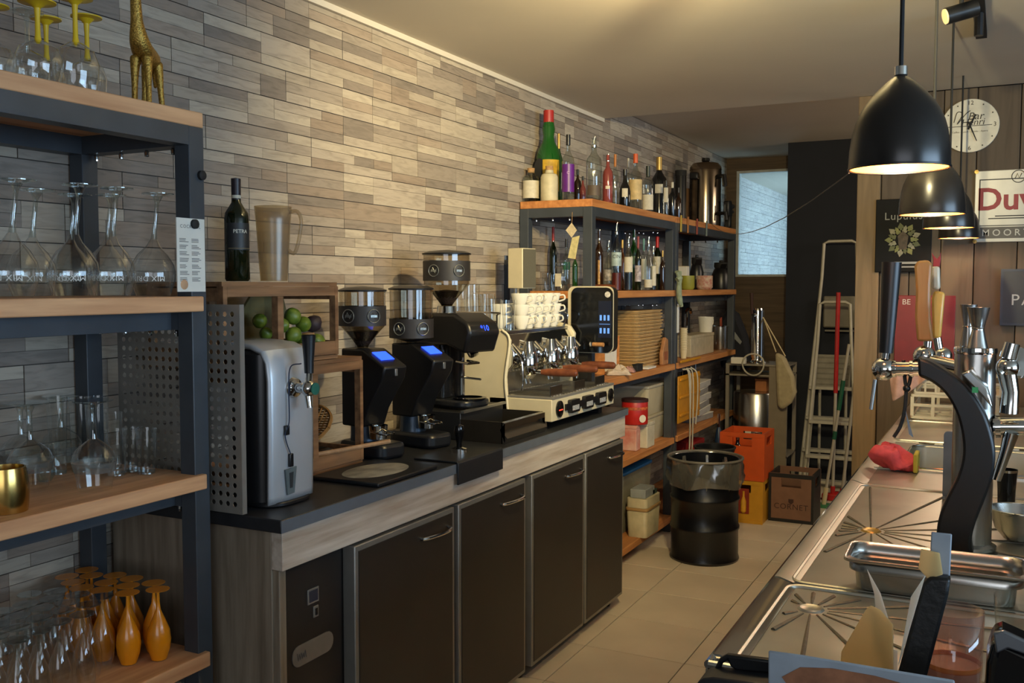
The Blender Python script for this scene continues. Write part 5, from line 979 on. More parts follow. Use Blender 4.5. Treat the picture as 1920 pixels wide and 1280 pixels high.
yl = [o for o in bpy.data.objects if o.get('label') == 'yellow beer crate under the orange one'][0]
B().box(-.02, .05, -.1545, -.153, .06, .22).done('bottle_picture', mat('crate_red_print', (140, 44, 24), .5), yl); B().lathe([(.01, .065), (.018, .075), (.018, .14), (.007, .17), (.007, .205)], 12, .015, -.1535).done('printed_bottle', mat('crate_gold_print', (220, 160, 40), .5), yl)
bcrate('orange beer crate stacked on the yellow one', -1.58, -1.305, 6.03, 6.33, .272, .30, cr_o, txt='n', tm=mat('crate_dark_print', (60, 24, 20), .5, 0, 0), ts=.09)
cb = bcrate('brown beer crate with black rim and crest, on the floor right', -1.297, -1.025, 6.17, 6.45, 0, .31, cr_b, txt='cor', tm=mat('crate_ink', (60, 34, 26), .5, 0, 0), ts=.05, rim=mat('crate_black', (22, 22, 22), .5))
B().prism([(-.016, .15), (.016, .15), (.016, .13), (0, .115), (-.016, .13)], -.1422, -.1415, 'y').done('crest', mat('crate_ink', (60, 34, 26), .5, 0, 0), cb)
for i, (dx, dy) in enumerate(((-.05, -.05), (.05, .04))): bottle('dark bottle in the orange crate, %s one' % ('left' if i == 0 else 'right'), -1.44 + dx, 6.16 + dy, .286, .03, .27, DK, 'wine', cap=SIL, group='bottles in the orange crate')
# metal rack with water heater
q = lambda u, v, Y=6.78: AY(u, v, Y)
xl, xr = q(1364, 700).x, q(1473, 700).x; zt = q(1400, 682).z
t = thing('metal_rack', 'grey metal rack holding a steel cylinder boiler, left of the ladder', 'rack', ((xl + xr) / 2, 6.95, 0)); a = (xr - xl) / 2; RM = mat('rack_grey', (140, 132, 118), .5, .4, .08)
for sx in (-1, 1):
    for sy in (-.16, .16): B().box(sx * a - .012, sx * a + .012, sy - .012, sy + .012, 0, zt - .012).done('leg', RM, t)
for z in (zt - .012, zt - .085, .3): B().box(-a - .012, a + .012, -.172, .172, z, z + .012).done('shelf', RM, t)
B().box(a * .45, a + .01, -.176, -.172, 0, zt - .015).done('side_cover', mat('cover_beige', (128, 116, 96), .6, 0, .08), t)
t = thing('boiler_cylinder', 'brushed steel boiler cylinder inside the grey metal rack', 'boiler', ((xl + xr) / 2 - .03, 6.94, .3125)); rB = a * .8; hB = q(1420, 738).z - .3125
B().lathe([(.0001, 0), (rB * .98, 0), (rB, .02), (rB, hB - .01), (rB * .96, hB), (.0001, hB)], 36).done('shell', STEEL, t); B().box(-.04, .0, -rB - .008, -rB + .004, .14, .17).done('white_tag', PAPER, t)
flatbox('parcel', 'small cardboard parcel on the rack above the boiler', 'parcel', (xl + xr) / 2 + .0, 6.98, .3125 + hB + .0, .08, .1, .09, mat('parcel_brown', (170, 106, 58), .7))
# chrome tap column on the rack, cable, bag
x, y, r, h = fity(1410, 1434, 578, 6.9, zt)
t = thing('tap_column', 'chrome beer tap column standing on the metal rack', 'tap column', (x, y, zt)); B().lathe([(r * 1.8, 0), (r * 1.8, .012), (r * 1.05, .02), (r, .03), (r, h * .95), (r * .9, h)], 26, 0, 0, True).done('column', CHROME, t); B().tube([(-.01, -r, h * .88), (-.01, -r - .06, h * .88)], .012, 10).done('tap', CHROME, t); B().tube([(-.02, -r - .05, h * .88), (-.026, -r - .05, h * 1.28)], [.008, .013], 10).done('tap_handle', mat('handle_dark_wood', (58, 30, 22), .5), t)
t = thing('coiled_cable', 'pale coiled cable lying on the metal rack', 'cable', (q(1415, 690).x, 6.76, zt)); b = [(.075 * math.cos(k * .5), -.03 + .01 * math.sin(k), .0 + .075 * math.sin(k * .5)) for k in range(14)]; B().tube(bez(b, 3), .006, 6).done('coil', CW_, t); B().box(-.16, -.06, -.02, .03, .0, .045).done('plug_strip', PAPER, t, bevel=.004)
P = q(1472, 700, 6.72); t = thing('cotton_bag', 'cream cotton bag hanging from the tap column', 'bag', P); o = lambda u, v: (lambda w_: (w_.x - P.x, w_.z - P.z))(q(u, v, 6.72))
pts = [o(1455, 660), (o(1472, 668)), o(1482, 690), o(1489, 705), o(1494, 735), o(1485, 755), o(1468, 768), o(1459, 760), o(1457, 720)]
B().prism(pts, -.04, .03, 'y').done('sack', mat('cotton', (176, 162, 128), .9, 0, .12, 25, .5), t, bevel=.02); B().tube([(pts[0][0], 0, pts[0][1]), tuple(Vector((q(1427, 600).x - P.x, .16, q(1427, 600).z - P.z)))], .004, 6).tube([(pts[1][0], .01, pts[1][1]), tuple(Vector((q(1425, 596).x - P.x, .16, q(1425, 596).z - P.z)))], .004, 6).done('cord', CREAMP, t)
# dark coat hanging at the unit end
P = AY(1385, 610, 7.25); t = thing('coat', 'dark navy coat hanging at the end of the shelving', 'coat', (P.x - .02, 7.22, .95)); CO = mat('coat_navy', (20, 22, 34), .85, 0, .2, 8, .4); o = lambda u, v: (AY(u, v, 7.22).x - P.x + .02, AY(u, v, 7.22).z - .95)
B().prism([o(1352, 690), o(1352, 600), o(1368, 575), o(1385, 588), o(1402, 630), o(1412, 690)], -.05, .05, 'y').done('body', CO, t, bevel=.03); B().prism([o(1376, 622), o(1381, 622), o(1394, 640), o(1391, 645), o(1378, 632)], -.055, -.05, 'y').done('reflective_patch', mat('patch_grey', (130, 132, 130), .6), t)
B().tube([(o(1366, 577)[0], 0, o(1366, 577)[1]), (o(1366, 540)[0], 0, o(1366, 540)[1])], .004, 6).done('hanger_loop', BLACK, t)
# blue soda siphon bottle
x, y, r, h = fity(1344, 1358, 756, 6.5, .105); t = thing('gas_cylinder', 'blue gas cylinder between the shelving and the rack', 'gas cylinder', (x, y, 0)); B().lathe([(.0001, 0), (r, 0), (r * 1.02, .02), (r * 1.02, h * .75), (r * .7, h * .86), (r * .35, h * .9)], 22).done('body', mat('cylinder_blue', (40, 62, 96), .35), t); B().lathe([(r * .35, h * .88), (r * .35, h * 1.05), (.0001, h * 1.06)], 14).done('valve', CHROME, t)
# ladders
AL = mat('ladder_aluminium', (196, 190, 174), .5, .2, .08)
def ladder(label, Yb, Yt, bl, br, tl, tr, arch, steps, rad=.012):
    B0 = AY((bl[0] + br[0]) / 2, bl[1], Yb); t = thing('step_ladder', label, 'ladder', (B0.x, Yb, 0))
    L_ = lambda u, v, Y: AY(u, v, Y) - Vector((B0.x, Yb, 0))
    p0 = L_(*bl, Yb); p1 = L_(*br, Yb); p0.z = max(p0.z, .012); p1.z = max(.012, p1.z); q0 = L_(*tl, Yt); q1 = L_(*tr, Yt); top = L_((tl[0] + tr[0]) / 2, arch, Yt).z
    e = .045
    B().tube([p0, q0] + [Vector((q0.x + .012, q0.y, top - e * .35)), Vector((q0.x + e, q0.y, top)), Vector((q1.x - e, q1.y, top)), Vector((q1.x - .012, q1.y, top - e * .35))] + [q1, p1], rad, 10).done('frame', AL, t)
    for v, kind in steps:
        k = (v - bl[1]) / (tl[1] - bl[1]); a = p0.lerp(q0, k); c = p1.lerp(q1, k)
        B().box(a.x, c.x, a.y - .05, a.y + .03, a.z - .022, a.z).done('step', AL, t, bevel=.003)
    for s, a, c in ((0, p0, q0), (1, p1, q1)): B().tube([a + Vector((0, .12, -.0)), a.lerp(c, .85) + Vector((0, .03, 0))], .009, 8).done('rear_leg', AL, t)
    for a in (p0, p1): B().lathe([(.02, -.012), (.02, .02), (.014, .03)], 12, a.x, a.y, True).done('rubber_foot', BLACK, t, loc=(0, 0, a.z))
    return t
ladder('tall aluminium step ladder with high rounded hoop against the navy wall', 7.40, 7.50, (1499, 900), (1614, 905), (1541, 520), (1608, 520), 452, ((895, 0), (838, 0), (778, 0), (722, 0)))
ladder('shorter aluminium step ladder standing before the tall one', 7.18, 7.28, (1506, 915), (1608, 918), (1533, 640), (1596, 640), 566, ((850, 0), (786, 0)))
t = thing('folded_board', 'grey plastic folding board hanging behind the ladders', 'board', AY(1574, 590, 7.57)); P = t.location.copy(); o = lambda u, v: (AY(u, v, 7.57).x - P.x, AY(u, v, 7.57).z - P.z)
GP = mat('grey_plastic', (128, 122, 108), .6, 0, .08); c0, c1 = o(1545, 555), o(1604, 615); B().box(c0[0], c1[0], -.03, .03, c1[1], c0[1]).done('panel', GP, t, bevel=.012); c0, c1 = o(1548, 618), o(1600, 622); B().box(c0[0], c1[0], -.035, .03, c1[1], c0[1]).done('edge_rib', GP, t)
t = thing('fold_table', 'pale folded table top leaning behind the ladder rungs', 'table', AY(1555, 700, 7.46)); P = t.location.copy(); o = lambda u, v: (AY(u, v, 7.46).x - P.x, AY(u, v, 7.46).z - P.z); t.location.y = 7.52
c0, c1 = o(1528, 665), o(1592, 728)
B().box(c0[0], c1[0], -.012, .012, c1[1], c0[1]).done('top', mat('table_pale', (150, 144, 128), .6), t, bevel=.003)
for k in range(6): z_ = c1[1] + (c0[1] - c1[1]) * (k + .5) / 6; B().box(c0[0] + .01, c1[0] - .01, -.015, -.012, z_ - .004, z_ + .004).done('rib', mat('table_rib', (132, 126, 112), .6), t)
for s in (c0[0] + .03, c1[0] - .03): B().tube([(s, 0, c1[1] + .02), (s, .03, -P.z + .0)], .011, 8).done('leg', AL, t)
# broom, squeegee, mop
def pole(name, label, Y, a, b_, segs, cat):
    A = AY(*a, Y); C_ = AY(*b_, Y + .0); t = thing(name, label, cat, (C_.x, C_.y, 0)); d = A - Vector((C_.x, C_.y, 0))
    for k0, k1, r_, m in segs: B().tube([d * k0, d * k1], r_, 10).done('grip' if r_ > .0125 else 'shaft', m, t)
    return t
RP = mat('red_handle', (190, 34, 34), .4); GRN = mat('green_grip', (26, 92, 66), .5); POL = mat('pole_alu', (190, 182, 168), .45, .2, .05)
t = pole('floor_squeegee', 'red-handled floor squeegee leaning at the ladder', 6.95, (1572, 548), (1561, 925), ((.52, 1, .0145, RP), (.06, .52, .011, POL), (0, .07, .016, RP)), 'squeegee')
B().box(-.07, .10, -.03, .03, -.0, .05).done('head', RP, t, bevel=.01); B().box(-.08, .11, -.005, .005, -.02 if t.location.z > .03 else 0, .012).done('rubber_blade', BLACK, t)
t = pole('mop', 'mop with grey pole, green grips and cream socket, slanted before the ladder', 6.72, (1592, 645), (1544, 935), ((0, .12, .015, CREAMP), (.12, .42, .010, POL), (.42, .47, .0135, GRN), (.47, .60, .010, POL), (.60, .78, .0145, GRN), (.78, 1, .010, POL)), 'mop')
B().prism(rrect(-.14, .05, -.05, .05, .02), -.0, .018, 'z').done('mop_plate', mat('mop_green', (60, 130, 84), .6), t)
t = pole('broom', 'red-headed broom with grey pole leaning right of the mop', 7.02, (1606, 690), (1578, 922), ((0, .08, .018, RP), (.08, 1, .011, POL)), 'broom')
B().box(-.05, .12, -.03, .03, .0, .05).done('head', RP, t, bevel=.008); 
b = B()
for k in range(40): xx = -.045 + k * .004; b.tube([(xx, R.uniform(-.025, .025), 0), (xx + R.uniform(-.01, .01), R.uniform(-.03, .03), -min(.06, t.location.z) + .001)], .0015, 4)
o_ = b.done('bristles', mat('bristle_red', (150, 30, 30), .8), t); o_['kind'] = 'stuff'
# ================================================================ WALL SIGNS
W5 = 5.44
def sign(name, label, cat, u0, v0, u1, v1, Y, thick, m, rim=None, rimm=None):
    a = AY(u0, v0, Y); c = AY(u1, v1, Y); cx, cz = (a.x + c.x) / 2, (a.z + c.z) / 2; t = thing(name, label, cat, (cx, Y - .001, cz)); w_, h_ = (c.x - a.x) / 2, (a.z - c.z) / 2
    B().box(-w_, w_, -thick, 0, -h_, h_).done('plate', m, t, bevel=.003)
    if rim:
        b = B().box(-w_, w_, -thick - .003, -thick, h_ - rim, h_).box(-w_, w_, -thick - .003, -thick, -h_, -h_ + rim).box(-w_, -w_ + rim, -thick - .003, -thick, -h_ + rim, h_ - rim).box(w_ - rim, w_, -thick - .003, -thick, -h_ + rim, h_ - rim).done('rim', rimm, t)
    return t, w_, h_
INKD = mat('sign_ink_dark', (44, 40, 40), .6, 0, 0); INKR = mat('sign_ink_red', (150, 36, 48), .5, 0, 0); INKW = mat('sign_ink_white', (200, 194, 182), .6, 0, 0)
P = AY(1819, 237, W5 - .0); t = thing('wall_clock', 'round cream wall clock with script lettering on the plank wall', 'clock', (P.x, W5 - .001, P.z)); rC = .134
B().prism([(rC * math.cos(6.2832 * k / 48), rC * math.sin(6.2832 * k / 48)) for k in range(48)], -.014, 0, 'y').done('face', mat('clock_cream', (206, 200, 184), .35), t, bevel=.002)
for k, a, s in (('12', 90, .03), ('3', 0, .03), ('6', 270, .03), ('9', 180, .03)): B().text(k, s, TM((.113 * math.cos(math.radians(a)), -.0155, .113 * math.sin(math.radians(a))))).done('numeral', INKD, t, smooth=0, recalc=False)
for k in range(12):
    if k % 3: a = k * math.pi / 6; B().cbox(.117 * math.cos(a), -.015, .117 * math.sin(a), .006, .002, .006).done('hour_mark', INKD, t)
B().text('bar', .052, TM((.025, -.0152, .045))).done('lettering', INKD, t, smooth=0, recalc=False); B().text('henri', .046, TM((.012, -.0152, .016))).done('lettering', INKD, t, smooth=0, recalc=False); B().text('cof', .0125, TM((0, -.0152, -.03))).done('lettering', INKD, t, smooth=0, recalc=False)
B().tube(bez([(-.075, -.0152, .02), (-.06, -.0152, .07), (-.035, -.0152, .06), (-.06, -.0152, .01), (-.02, -.0152, .06), (.0, -.0152, .075)], 5), .002, 5).done('flourish', INKD, t); B().box(-.1, .1, -.0155, -.0145, -.003, .0).done('rule', INKD, t)
B().prism([(-.005, -.02), (.005, -.02), (.004, .06), (-.004, .06)], -.02, -.018, 'y').done('hour_hand', BLACKM, t).rotation_euler = (0, math.radians(24), 0); B().prism([(-.004, -.02), (.004, -.02), (.002, .085), (-.002, .085)], -.023, -.021, 'y').done('minute_hand', BLACKM, t).rotation_euler = (0, math.radians(158), 0)
t, a, c = sign('beer_sign', 'cream enamel beer sign with red blackletter name on the plank wall', 'sign', 1829, 322, 1990, 452, W5, .012, mat('enamel_cream', (206, 200, 186), .3, 0, .05))
B().text('duvel', .155, TM((.0, -.0135, .03))).done('lettering', INKR, t, smooth=0, recalc=False); B().box(-a + .02, a - .02, -.0128, -.012, -c + .018, -c + .075).done('band', mat('band_grey', (96, 90, 86), .5), t); B().text('moor', .046, TM((.012, -.0138, -c + .045))).done('lettering', INKW, t, smooth=0, recalc=False); B().box(-.1, .1, -.0135, -.012, -.052, -.047).box(-.13, .13, -.0135, -.012, -.064, -.059).done('small_print', INKD, t)
B().box(-a + .02, a - .02, -.0135, -.012, c - .048, c - .043).box(-a + .02, -a + .025, -.0135, -.012, -c + .08, c - .048).box(-a + .025, a - .025, -.0135, -.012, -c + .08, -c + .084).done('border', INKD, t); B().tube([(.03 * math.cos(k * .314), -.0135, c - .035 + .03 * math.sin(k * .314)) for k in range(21)], .002, 5).tube([(-.015, -.0135, c - .045), (-.005, -.0135, c - .02), (.003, -.0135, c - .045), (.014, -.0135, c - .02)], .002, 5).done('crest', INKD, t)
for sx in (-1, 1):
    for sz in (-1, 1): B().lathe([(.0001, 0), (.01, 0), (.01, .004), (.0001, .005)], 12).done('screw', GOLDF, t, loc=(sx * (a - .006), -.013, sz * (c - .004))).rotation_euler = (math.pi / 2, 0, 0)
t, a, c = sign('hop_poster', 'dark poster with a green hop emblem on the plank wall', 'poster', 1643, 375, 1745, 510, W5 - .031, .006, mat('poster_black', (20, 20, 23), .6, 0, .3, 6, c2=(10, 10, 12), spec=.15))
B().text('lup', .055, TM((.0, -.0075, c * .52))).done('lettering', mat('poster_silver', (130, 132, 130), .5, 0, 0), t, smooth=0, recalc=False); hop = [mat('hop_green%d' % k, q_, .6, 0, .2, 60) for k, q_ in enumerate(((126, 128, 74), (150, 146, 120), (96, 100, 62)))]
for k in range(18):
    a_ = k * 6.2832 / 18; rr = .05 + .014 * (k % 2); B().prism([(rr * math.cos(a_) + .022 * math.cos(a_ + q_) * s, rr * math.sin(a_) + .022 * math.sin(a_ + q_) * s) for q_, s in ((0, 1.2), (1.2, .7), (2.5, .8), (3.8, .7), (5.1, .7))], -.0085, -.006, 'y').done('hop_leaf', hop[k % 3], t, loc=(.0, 0, -c * .12))
B().prism([(-.018, -.05), (.018, -.05), (.026, .02), (.0, .045), (-.026, .02)], -.009, -.006, 'y').done('emblem_centre', mat('mask_brown', (90, 74, 58), .6, 0, .3, 60), t, loc=(0, 0, -c * .12)); B().box(-a * .6, a * .7, -.007, -.006, -c * .88, -c * .84).box(-a * .3, a * .7, -.007, -.006, -c * .78, -c * .72).done('small_print', mat('poster_silver', (130, 132, 130), .5, 0, 0), t)
t, a, c = sign('red_sign', 'dark red metal sign behind the beer taps', 'sign', 1679, 554, 1789, 683, W5, .008, mat('sign_red', (118, 24, 34), .45, 0, .08)); B().text('bel', .04, TM((-.09, -.0095, c - .035))).done('lettering', INKW, t, smooth=0, recalc=False); B().lathe([(.0001, 0), (.006, 0), (.006, .003)], 10).done('screw', CHROME, t, loc=(-a + .014, -.008, c - .016)).rotation_euler = (math.pi / 2, 0, 0)
t, a, c = sign('tray_sign', 'dark blue metal tray sign with silver letters at the right photo edge', 'sign', 1877, 505, 2010, 612, W5, .02, mat('sign_navy', (34, 38, 50), .4), .012, mat('sign_navy_rim', (50, 56, 70), .35, .3)); B().text('pa', .078, TM((-.005, -.0225, -.015))).done('lettering', mat('sign_silver', (160, 164, 166), .4, 0, 0), t, smooth=0, recalc=False)
# ================================================================ PENDANT LAMPS
LAMPM = mat('lamp_black', (34, 31, 29), .28, 0, .05, spec=.5); LIN = mat('lamp_glow_tint', (255, 176, 70), .5, 0, 0)  # orange base colour of the inner shade stands in for warm lamp glow
def lamp(label, u, v, Wd, power, on):
    P = AW(u, v, Wd); t = thing('pendant_lamp', label, 'lamp', (P.x, P.y, P.z), 0, 'pendant lamps over the bar'); r = .0925; hh = .178
    pr = [(r * .99, 0), (r, .004), (r * .985, .035), (r * .93, .07), (r * .87, .09), (r * .79, .108), (r * .67, .126), (r * .51, .144), (r * .34, .16), (r * .2, .171), (r * .13, hh - .003), (.0112, hh)]
    B().lathe(pr, 40).done('shade', LAMPM, t); B().lathe([(x_ - .003, z_ if i else .0015) for i, (x_, z_) in enumerate(pr[:-2])] + [(.0001, hh - .008)], 36).done('inner_shade', LIN, t)
    B().tube([(r * .994 * math.cos(k * .15708), r * .994 * math.sin(k * .15708), .001) for k in range(41)], .0022, 6).done('rim', BLACK, t)
    B().lathe([(.012, hh), (.012, hh + .016), (.0001, hh + .016)], 16).done('collar', CHROME, t)
    cz = CEILZ - P.z; B().tube([(0, 0, hh + .01), (.0, 0, hh + .3), (0, 0, cz)], .0042, 8).done('cable', BLACKM, t)
    B().lathe([(.0001, .03), (.02, .036), (.03, .055), (.028, .072), (.018, .094), (.011, .11), (.008, .14)], 20).done('bulb', mat('bulb_warm_%d' % on, (255, 196, 110), .4, 0, 0, emit=on), t)
    l = bpy.data.lights.new('pendant_light', 'POINT'); l.energy = power; l.color = (1.0, .84, .62); l.shadow_soft_size = .02; o = bpy.data.objects.new('pendant_light', l); COL.objects.link(o); o.parent = t; o.location = (0, 0, .022)
    return t
lamp('black bell pendant lamp, nearest and largest, shining warm', 1685, 318, 1.85, 4.5, 22); lamp('black bell pendant lamp, second from the camera', 1747, 403, 2.85, 4, 10); lamp('black bell pendant lamp, third from the camera', 1778, 428, 3.7, 4, 10); lamp('black bell pendant lamp, farthest before the plank wall', 1798, 447, 4.62, 5, 10)
# track spots on the ceiling
def trackspot(label, loc, tgt, power, col, size):
    t = thing('track_spot', label, 'spotlight', loc, 0, 'ceiling track spots'); d = (Vector(tgt) - Vector(loc)).normalized(); z = CEILZ - loc[2]
    B().box(-.02, .02, -.09, .09, z - .03, z).done('track_adapter', BLACKM, t); B().tube([(0, 0, z - .03), (0, 0, .0)], .007, 8).done('arm', BLACKM, t)
    B().tube([-d * .05, d * .05], .028, 18).done('can', BLACK, t); B().tube([d * .05, d * .054], .025, 18).done('lens', mat('spot_lens', (255, 226, 170), .3, 0, 0, emit=6 if power else .3), t)
    if power: s = spot('track_spot_light', Vector(loc) + d * .07, tgt, power, col, size, 1, .03)
    return t
P = AW(1765, 28, 3.2); trackspot('small ceiling track spot with round lens above the lamps', (P.x + .06, P.y, min(P.z, 2.42)), (P.x - 1, P.y - .4, 2.1), 0, (1, 1, 1), 1)
trackspot('ceiling track spot aimed at the stone wall', (-.55, 2.55, 2.36), (-2.17, 3.95, 1.72), 120, (1.0, .75, .36), math.radians(112))
trackspot('added unseen uplight brightening the ceiling, above the frame', (-.30, 2.15, 2.27), (-.62, 3.1, 2.5), 170, (1.0, .84, .46), math.radians(150))  # added lamp out of view, makes the warm glow on the ceiling
t = thing('ceiling_track', 'black ceiling track with hanging cord above the bar', 'track', (0, 0, 0)); A_ = AW(1800, 0, 3.4); A_.z = CEILZ; A_.x += .06; t.location = A_; B().box(-.02, .02, -.9, .5, -.02, 0).done('rail', BLACKM, t); B().tube([(0, .1, -.02), (0, .1, -.10)], .016, 10).done('end_piece', BLACK, t)
# thin string from lamp to shelf
A_ = AW(1592, 326, 1.88); C_ = AX(1330, 416, -1.765); d = C_ - A_
t = tag(B().tube([d * (k / 10) + Vector((0, 0, -.10 * (1 - (2 * k / 10 - 1) ** 2))) for k in range(11)], .0014, 5).done('string', mat('string_grey', (110, 104, 96), .7), None, A_), 'thin grey string running from the front lamp to the shelving', 'string')
# ================================================================ THE BAR
BZ = .9; BX0, BX1, BY0, BY1 = -.404, .62, 1.486, 5.40
t = thing('bar_counter', 'long bar counter with stainless steel drainer top and sink', 'bar', (0, 3.4, 0)); o_ = 3.4
RIBM = mat('rib_steel', (120, 113, 98), .5, .5, .2, 60)
BST = mat('bar_steel', (196, 194, 180), .36, .86, .1, 7, .1, (1, 1, 1))
SX0, SX1, SY0, SY1 = -.29, .16, 3.42, 3.92
tp = B()
for q in ((BX0, BX1, BY0, SY0), (BX0, BX1, SY1, BY1), (BX0, SX0, SY0, SY1), (SX1, BX1, SY0, SY1)): tp.box(q[0], q[1], q[2] - o_, q[3] - o_, BZ - .016, BZ - .004)
top = tp.done('steel_top', BST, t)
def roundframe(x0, x1, y0, y1, z, r, rad=.03): return B().tube([(p_[0], p_[1] - o_, z) for p_ in rrect(x0, x1, y0, y1, rad, 5)] + [(x1 - rad + rad, y1 - rad - o_, z)], r, 8)
B().tube([(BX0, BY0 - o_, BZ - .006), (BX0, BY1 - o_, BZ - .006)], .008, 10).tube([(BX0, BY0 - o_, BZ - .006), (BX1, BY0 - o_, BZ - .006)], .008, 10).done('edge_roll', CHROME, t)
B().box(BX0 - .004, BX0 + .012, BY0 - .004 - o_, BY1 - o_, BZ - .045, BZ - .012).done('apron', BST, t)
for a, c, n_ in ((1.505, 1.952, 0), (1.972, 3.052, 1), (4.02, 4.62, 2)):
    roundframe(BX0 + .035, .30, a, c, BZ - .003, .006).done('drainer_rim', BST, t)
for a, c in ((1.50, 1.957), (1.967, 3.057), (3.067, 5.39)): B().prism([(BX0 + .004, BZ - .004), (BX0 + .004, BZ + .008), (BX0 + .014, BZ + .008), (BX0 + .05, BZ - .003)], a - o_, c - o_, 'y').done('raised_edge', CHROME if a < 1.6 else BST, t)
for y_ in (1.962, 3.062, 3.36, 3.98): B().box(BX0 + .01, BX1, y_ - .003 - o_, y_ + .003 - o_, BZ - .004, BZ + .0005).done('seam', CHROME, t)
for (dx, dy), (a, c) in (((-.304, 1.827), (1.505, 1.952)), ((-.274, 2.489), (1.972, 3.052))):
    B().lathe([(.0001, BZ - .003), (.014, BZ - .003), (.02, BZ + .0), (.024, BZ - .003), (.025, BZ - .005)], 22, dx, dy - o_).done('drain', BST if dy < 2 else GOLDF, t)
    for k in range(16):
        an = 2 * math.pi * (k + .3) / 16; d = Vector((math.cos(an), math.sin(an), 0)); L_ = 9
        for lo, hi, i in ((BX0 + .06, .28, 0), (a + .03, c - .03, 1)):
            if abs(d[i]) > 1e-4:
                s = ((hi if d[i] > 0 else lo) - (dx, dy)[i]) / d[i]
                if s > 0: L_ = min(L_, s)
        L_ = min(L_, .62)
        if L_ > .05:
            p0 = Vector((dx, dy - o_, BZ - .0042)) + d * .032; p1 = Vector((dx, dy - o_, BZ - .0042)) + d * L_; B().tube([p0, p0.lerp(p1, .5), p1], [.0022, .0042, .0048], 6).done('drain_rib', RIBM, t)
sk = B(); dz = .17
lo = rrect(SX0, SX1, SY0 - o_, SY1 - o_, .05, 5); li = rrect(SX0 + .015, SX1 - .015, SY0 + .015 - o_, SY1 - .015 - o_, .045, 5); n = len(lo)
sk.add([(p_[0], p_[1], BZ - .004) for p_ in lo] + [(p_[0], p_[1], BZ - dz) for p_ in li], [(i, (i + 1) % n, n + (i + 1) % n, n + i) for i in range(n)] + [tuple(range(n, 2 * n))]).done('sink_basin', BST, t, recalc=False)
B().tube([(p_[0], p_[1], BZ - .003) for p_ in lo + lo[:1]], .005, 8).done('sink_rim', CHROME, t)
for k in range(5): B().box(SX0 + .02 + k * .085, SX0 + .075 + k * .085, 3.945 - o_, 3.957 - o_, BZ - .004, BZ + .004).done('overflow_slot', CHROME, t)
B().box(BX0 + .03, BX1, BY0 + .02 - o_, BY1 - o_, 0, BZ - .18).done('cabinet', wood('bar_front_wood', (92, 72, 52), (64, 48, 34), axis='z'), t)
# added unseen bar top that keeps window light off the lower shelves
t = thing('light_block_bar', 'added raised wooden bar top shading the lower shelves, right of the bar', 'bar top', (.70, 3.0, 0)); B().box(-.08, .28, -2.6, 2.4, 1.10, 1.14).done('board', wood('light_block_wood', (120, 88, 58), (88, 62, 40)), t, bevel=.004); B().box(-.06, -.02, -2.5, 2.4, 0, 1.10).done('front_panel', wood('bar_front_wood', (92, 72, 52), (64, 48, 34), axis='z'), t)
# near end ledge, below the frame
t = thing('bar_ledge', 'dark wooden ledge at the near end of the bar', 'ledge', (.05, 1.1, 0)); B().box(-.45, .57, -.3, .36, .82, .86).done('board', wood('ledge_wood', (60, 46, 36), (40, 30, 24)), t, bevel=.004); B().box(-.4, .55, -.25, .32, 0, .82).done('support', BLACKM, t)
# gastronorm pan
t = thing('steel_pan', 'shallow stainless steel food pan lying on the drainer', 'pan', (-.105, 2.03, BZ + .003), math.radians(1.5)); a, c = .1625, .078; hP = .062
lo = rrect(-a + .022, a - .022, -c + .018, c - .018, .03, 5); hi = rrect(-a + .008, a - .008, -c + .008, c - .008, .036, 5); n = len(lo)
B().add([(p_[0], p_[1], .001) for p_ in lo] + [(p_[0] * 1.02, p_[1] * 1.03, hP * .55) for p_ in lo] + [(p_[0], p_[1], hP * .6) for p_ in hi] + [(p_[0], p_[1], hP) for p_ in hi], [tuple(range(n - 1, -1, -1))] + [(j * n + i, j * n + (i + 1) % n, (j + 1) * n + (i + 1) % n, (j + 1) * n + i) for j in range(3) for i in range(n)]).done('tub', STEEL, t, solid=.0012)
ou = rrect(-a, a, -c, c, .02, 5); B().add([(p_[0], p_[1], hP) for p_ in hi] + [(p_[0], p_[1], hP + .0005) for p_ in ou] + [(p_[0], p_[1], hP - .004) for p_ in ou], [(j * n + i, j * n + (i + 1) % n, (j + 1) * n + (i + 1) % n, (j + 1) * n + i) for j in range(2) for i in range(n)]).done('rim', STEEL, t, solid=.001)
# black curved tap tower
TY = 2.33; tw = thing('tap_tower', 'black S-curved beer tap tower on the bar', 'beer tap', AZ(1795, 1036, BZ)); tw.location.y = TY; P = tw.location.copy(); P.z = BZ; tw.location.z = BZ
q = lambda u, v, Y=TY: AY(u, v, Y) - P
outer = [(1722, 668), (1745, 676), (1775, 694), (1805, 717), (1835, 752), (1855, 795), (1866, 845), (1862, 890), (1846, 935), (1830, 975), (1822, 1010), (1826, 1040)]
inner = [(1724, 704), (1750, 716), (1775, 738), (1794, 772), (1804, 810), (1806, 850), (1796, 890), (1776, 930), (1762, 965), (1757, 1000), (1757, 1040)]
oc = bez([(q(*p_).x, 0, max(q(*p_).z, 0)) for p_ in outer], 4); ic = bez([(q(*p_).x, 0, max(0, q(*p_).z)) for p_ in inner], 4)
poly = [(v.x, v.z) for v in oc] + [(v.x, v.z) for v in reversed(ic)]
n1 = min(len(oc), len(ic)); oc = [oc[int(i * (len(oc) - 1) / 39)] for i in range(40)]; ic = [ic[int(i * (len(ic) - 1) / 39)] for i in range(40)]
vs = [];
for s in (-.032, .032):
    for v in oc: vs.append((v.x, s, v.z))
    for v in ic: vs.append((v.x, s, v.z))
fs = []
for i in range(39): fs += [(i, i + 1, 41 + i, 40 + i), (80 + i, 120 + i, 121 + i, 81 + i), (i, 80 + i, 81 + i, i + 1), (40 + i, 41 + i, 121 + i, 120 + i)]
fs += [(0, 40, 120, 80), (39, 119, 159, 79)]
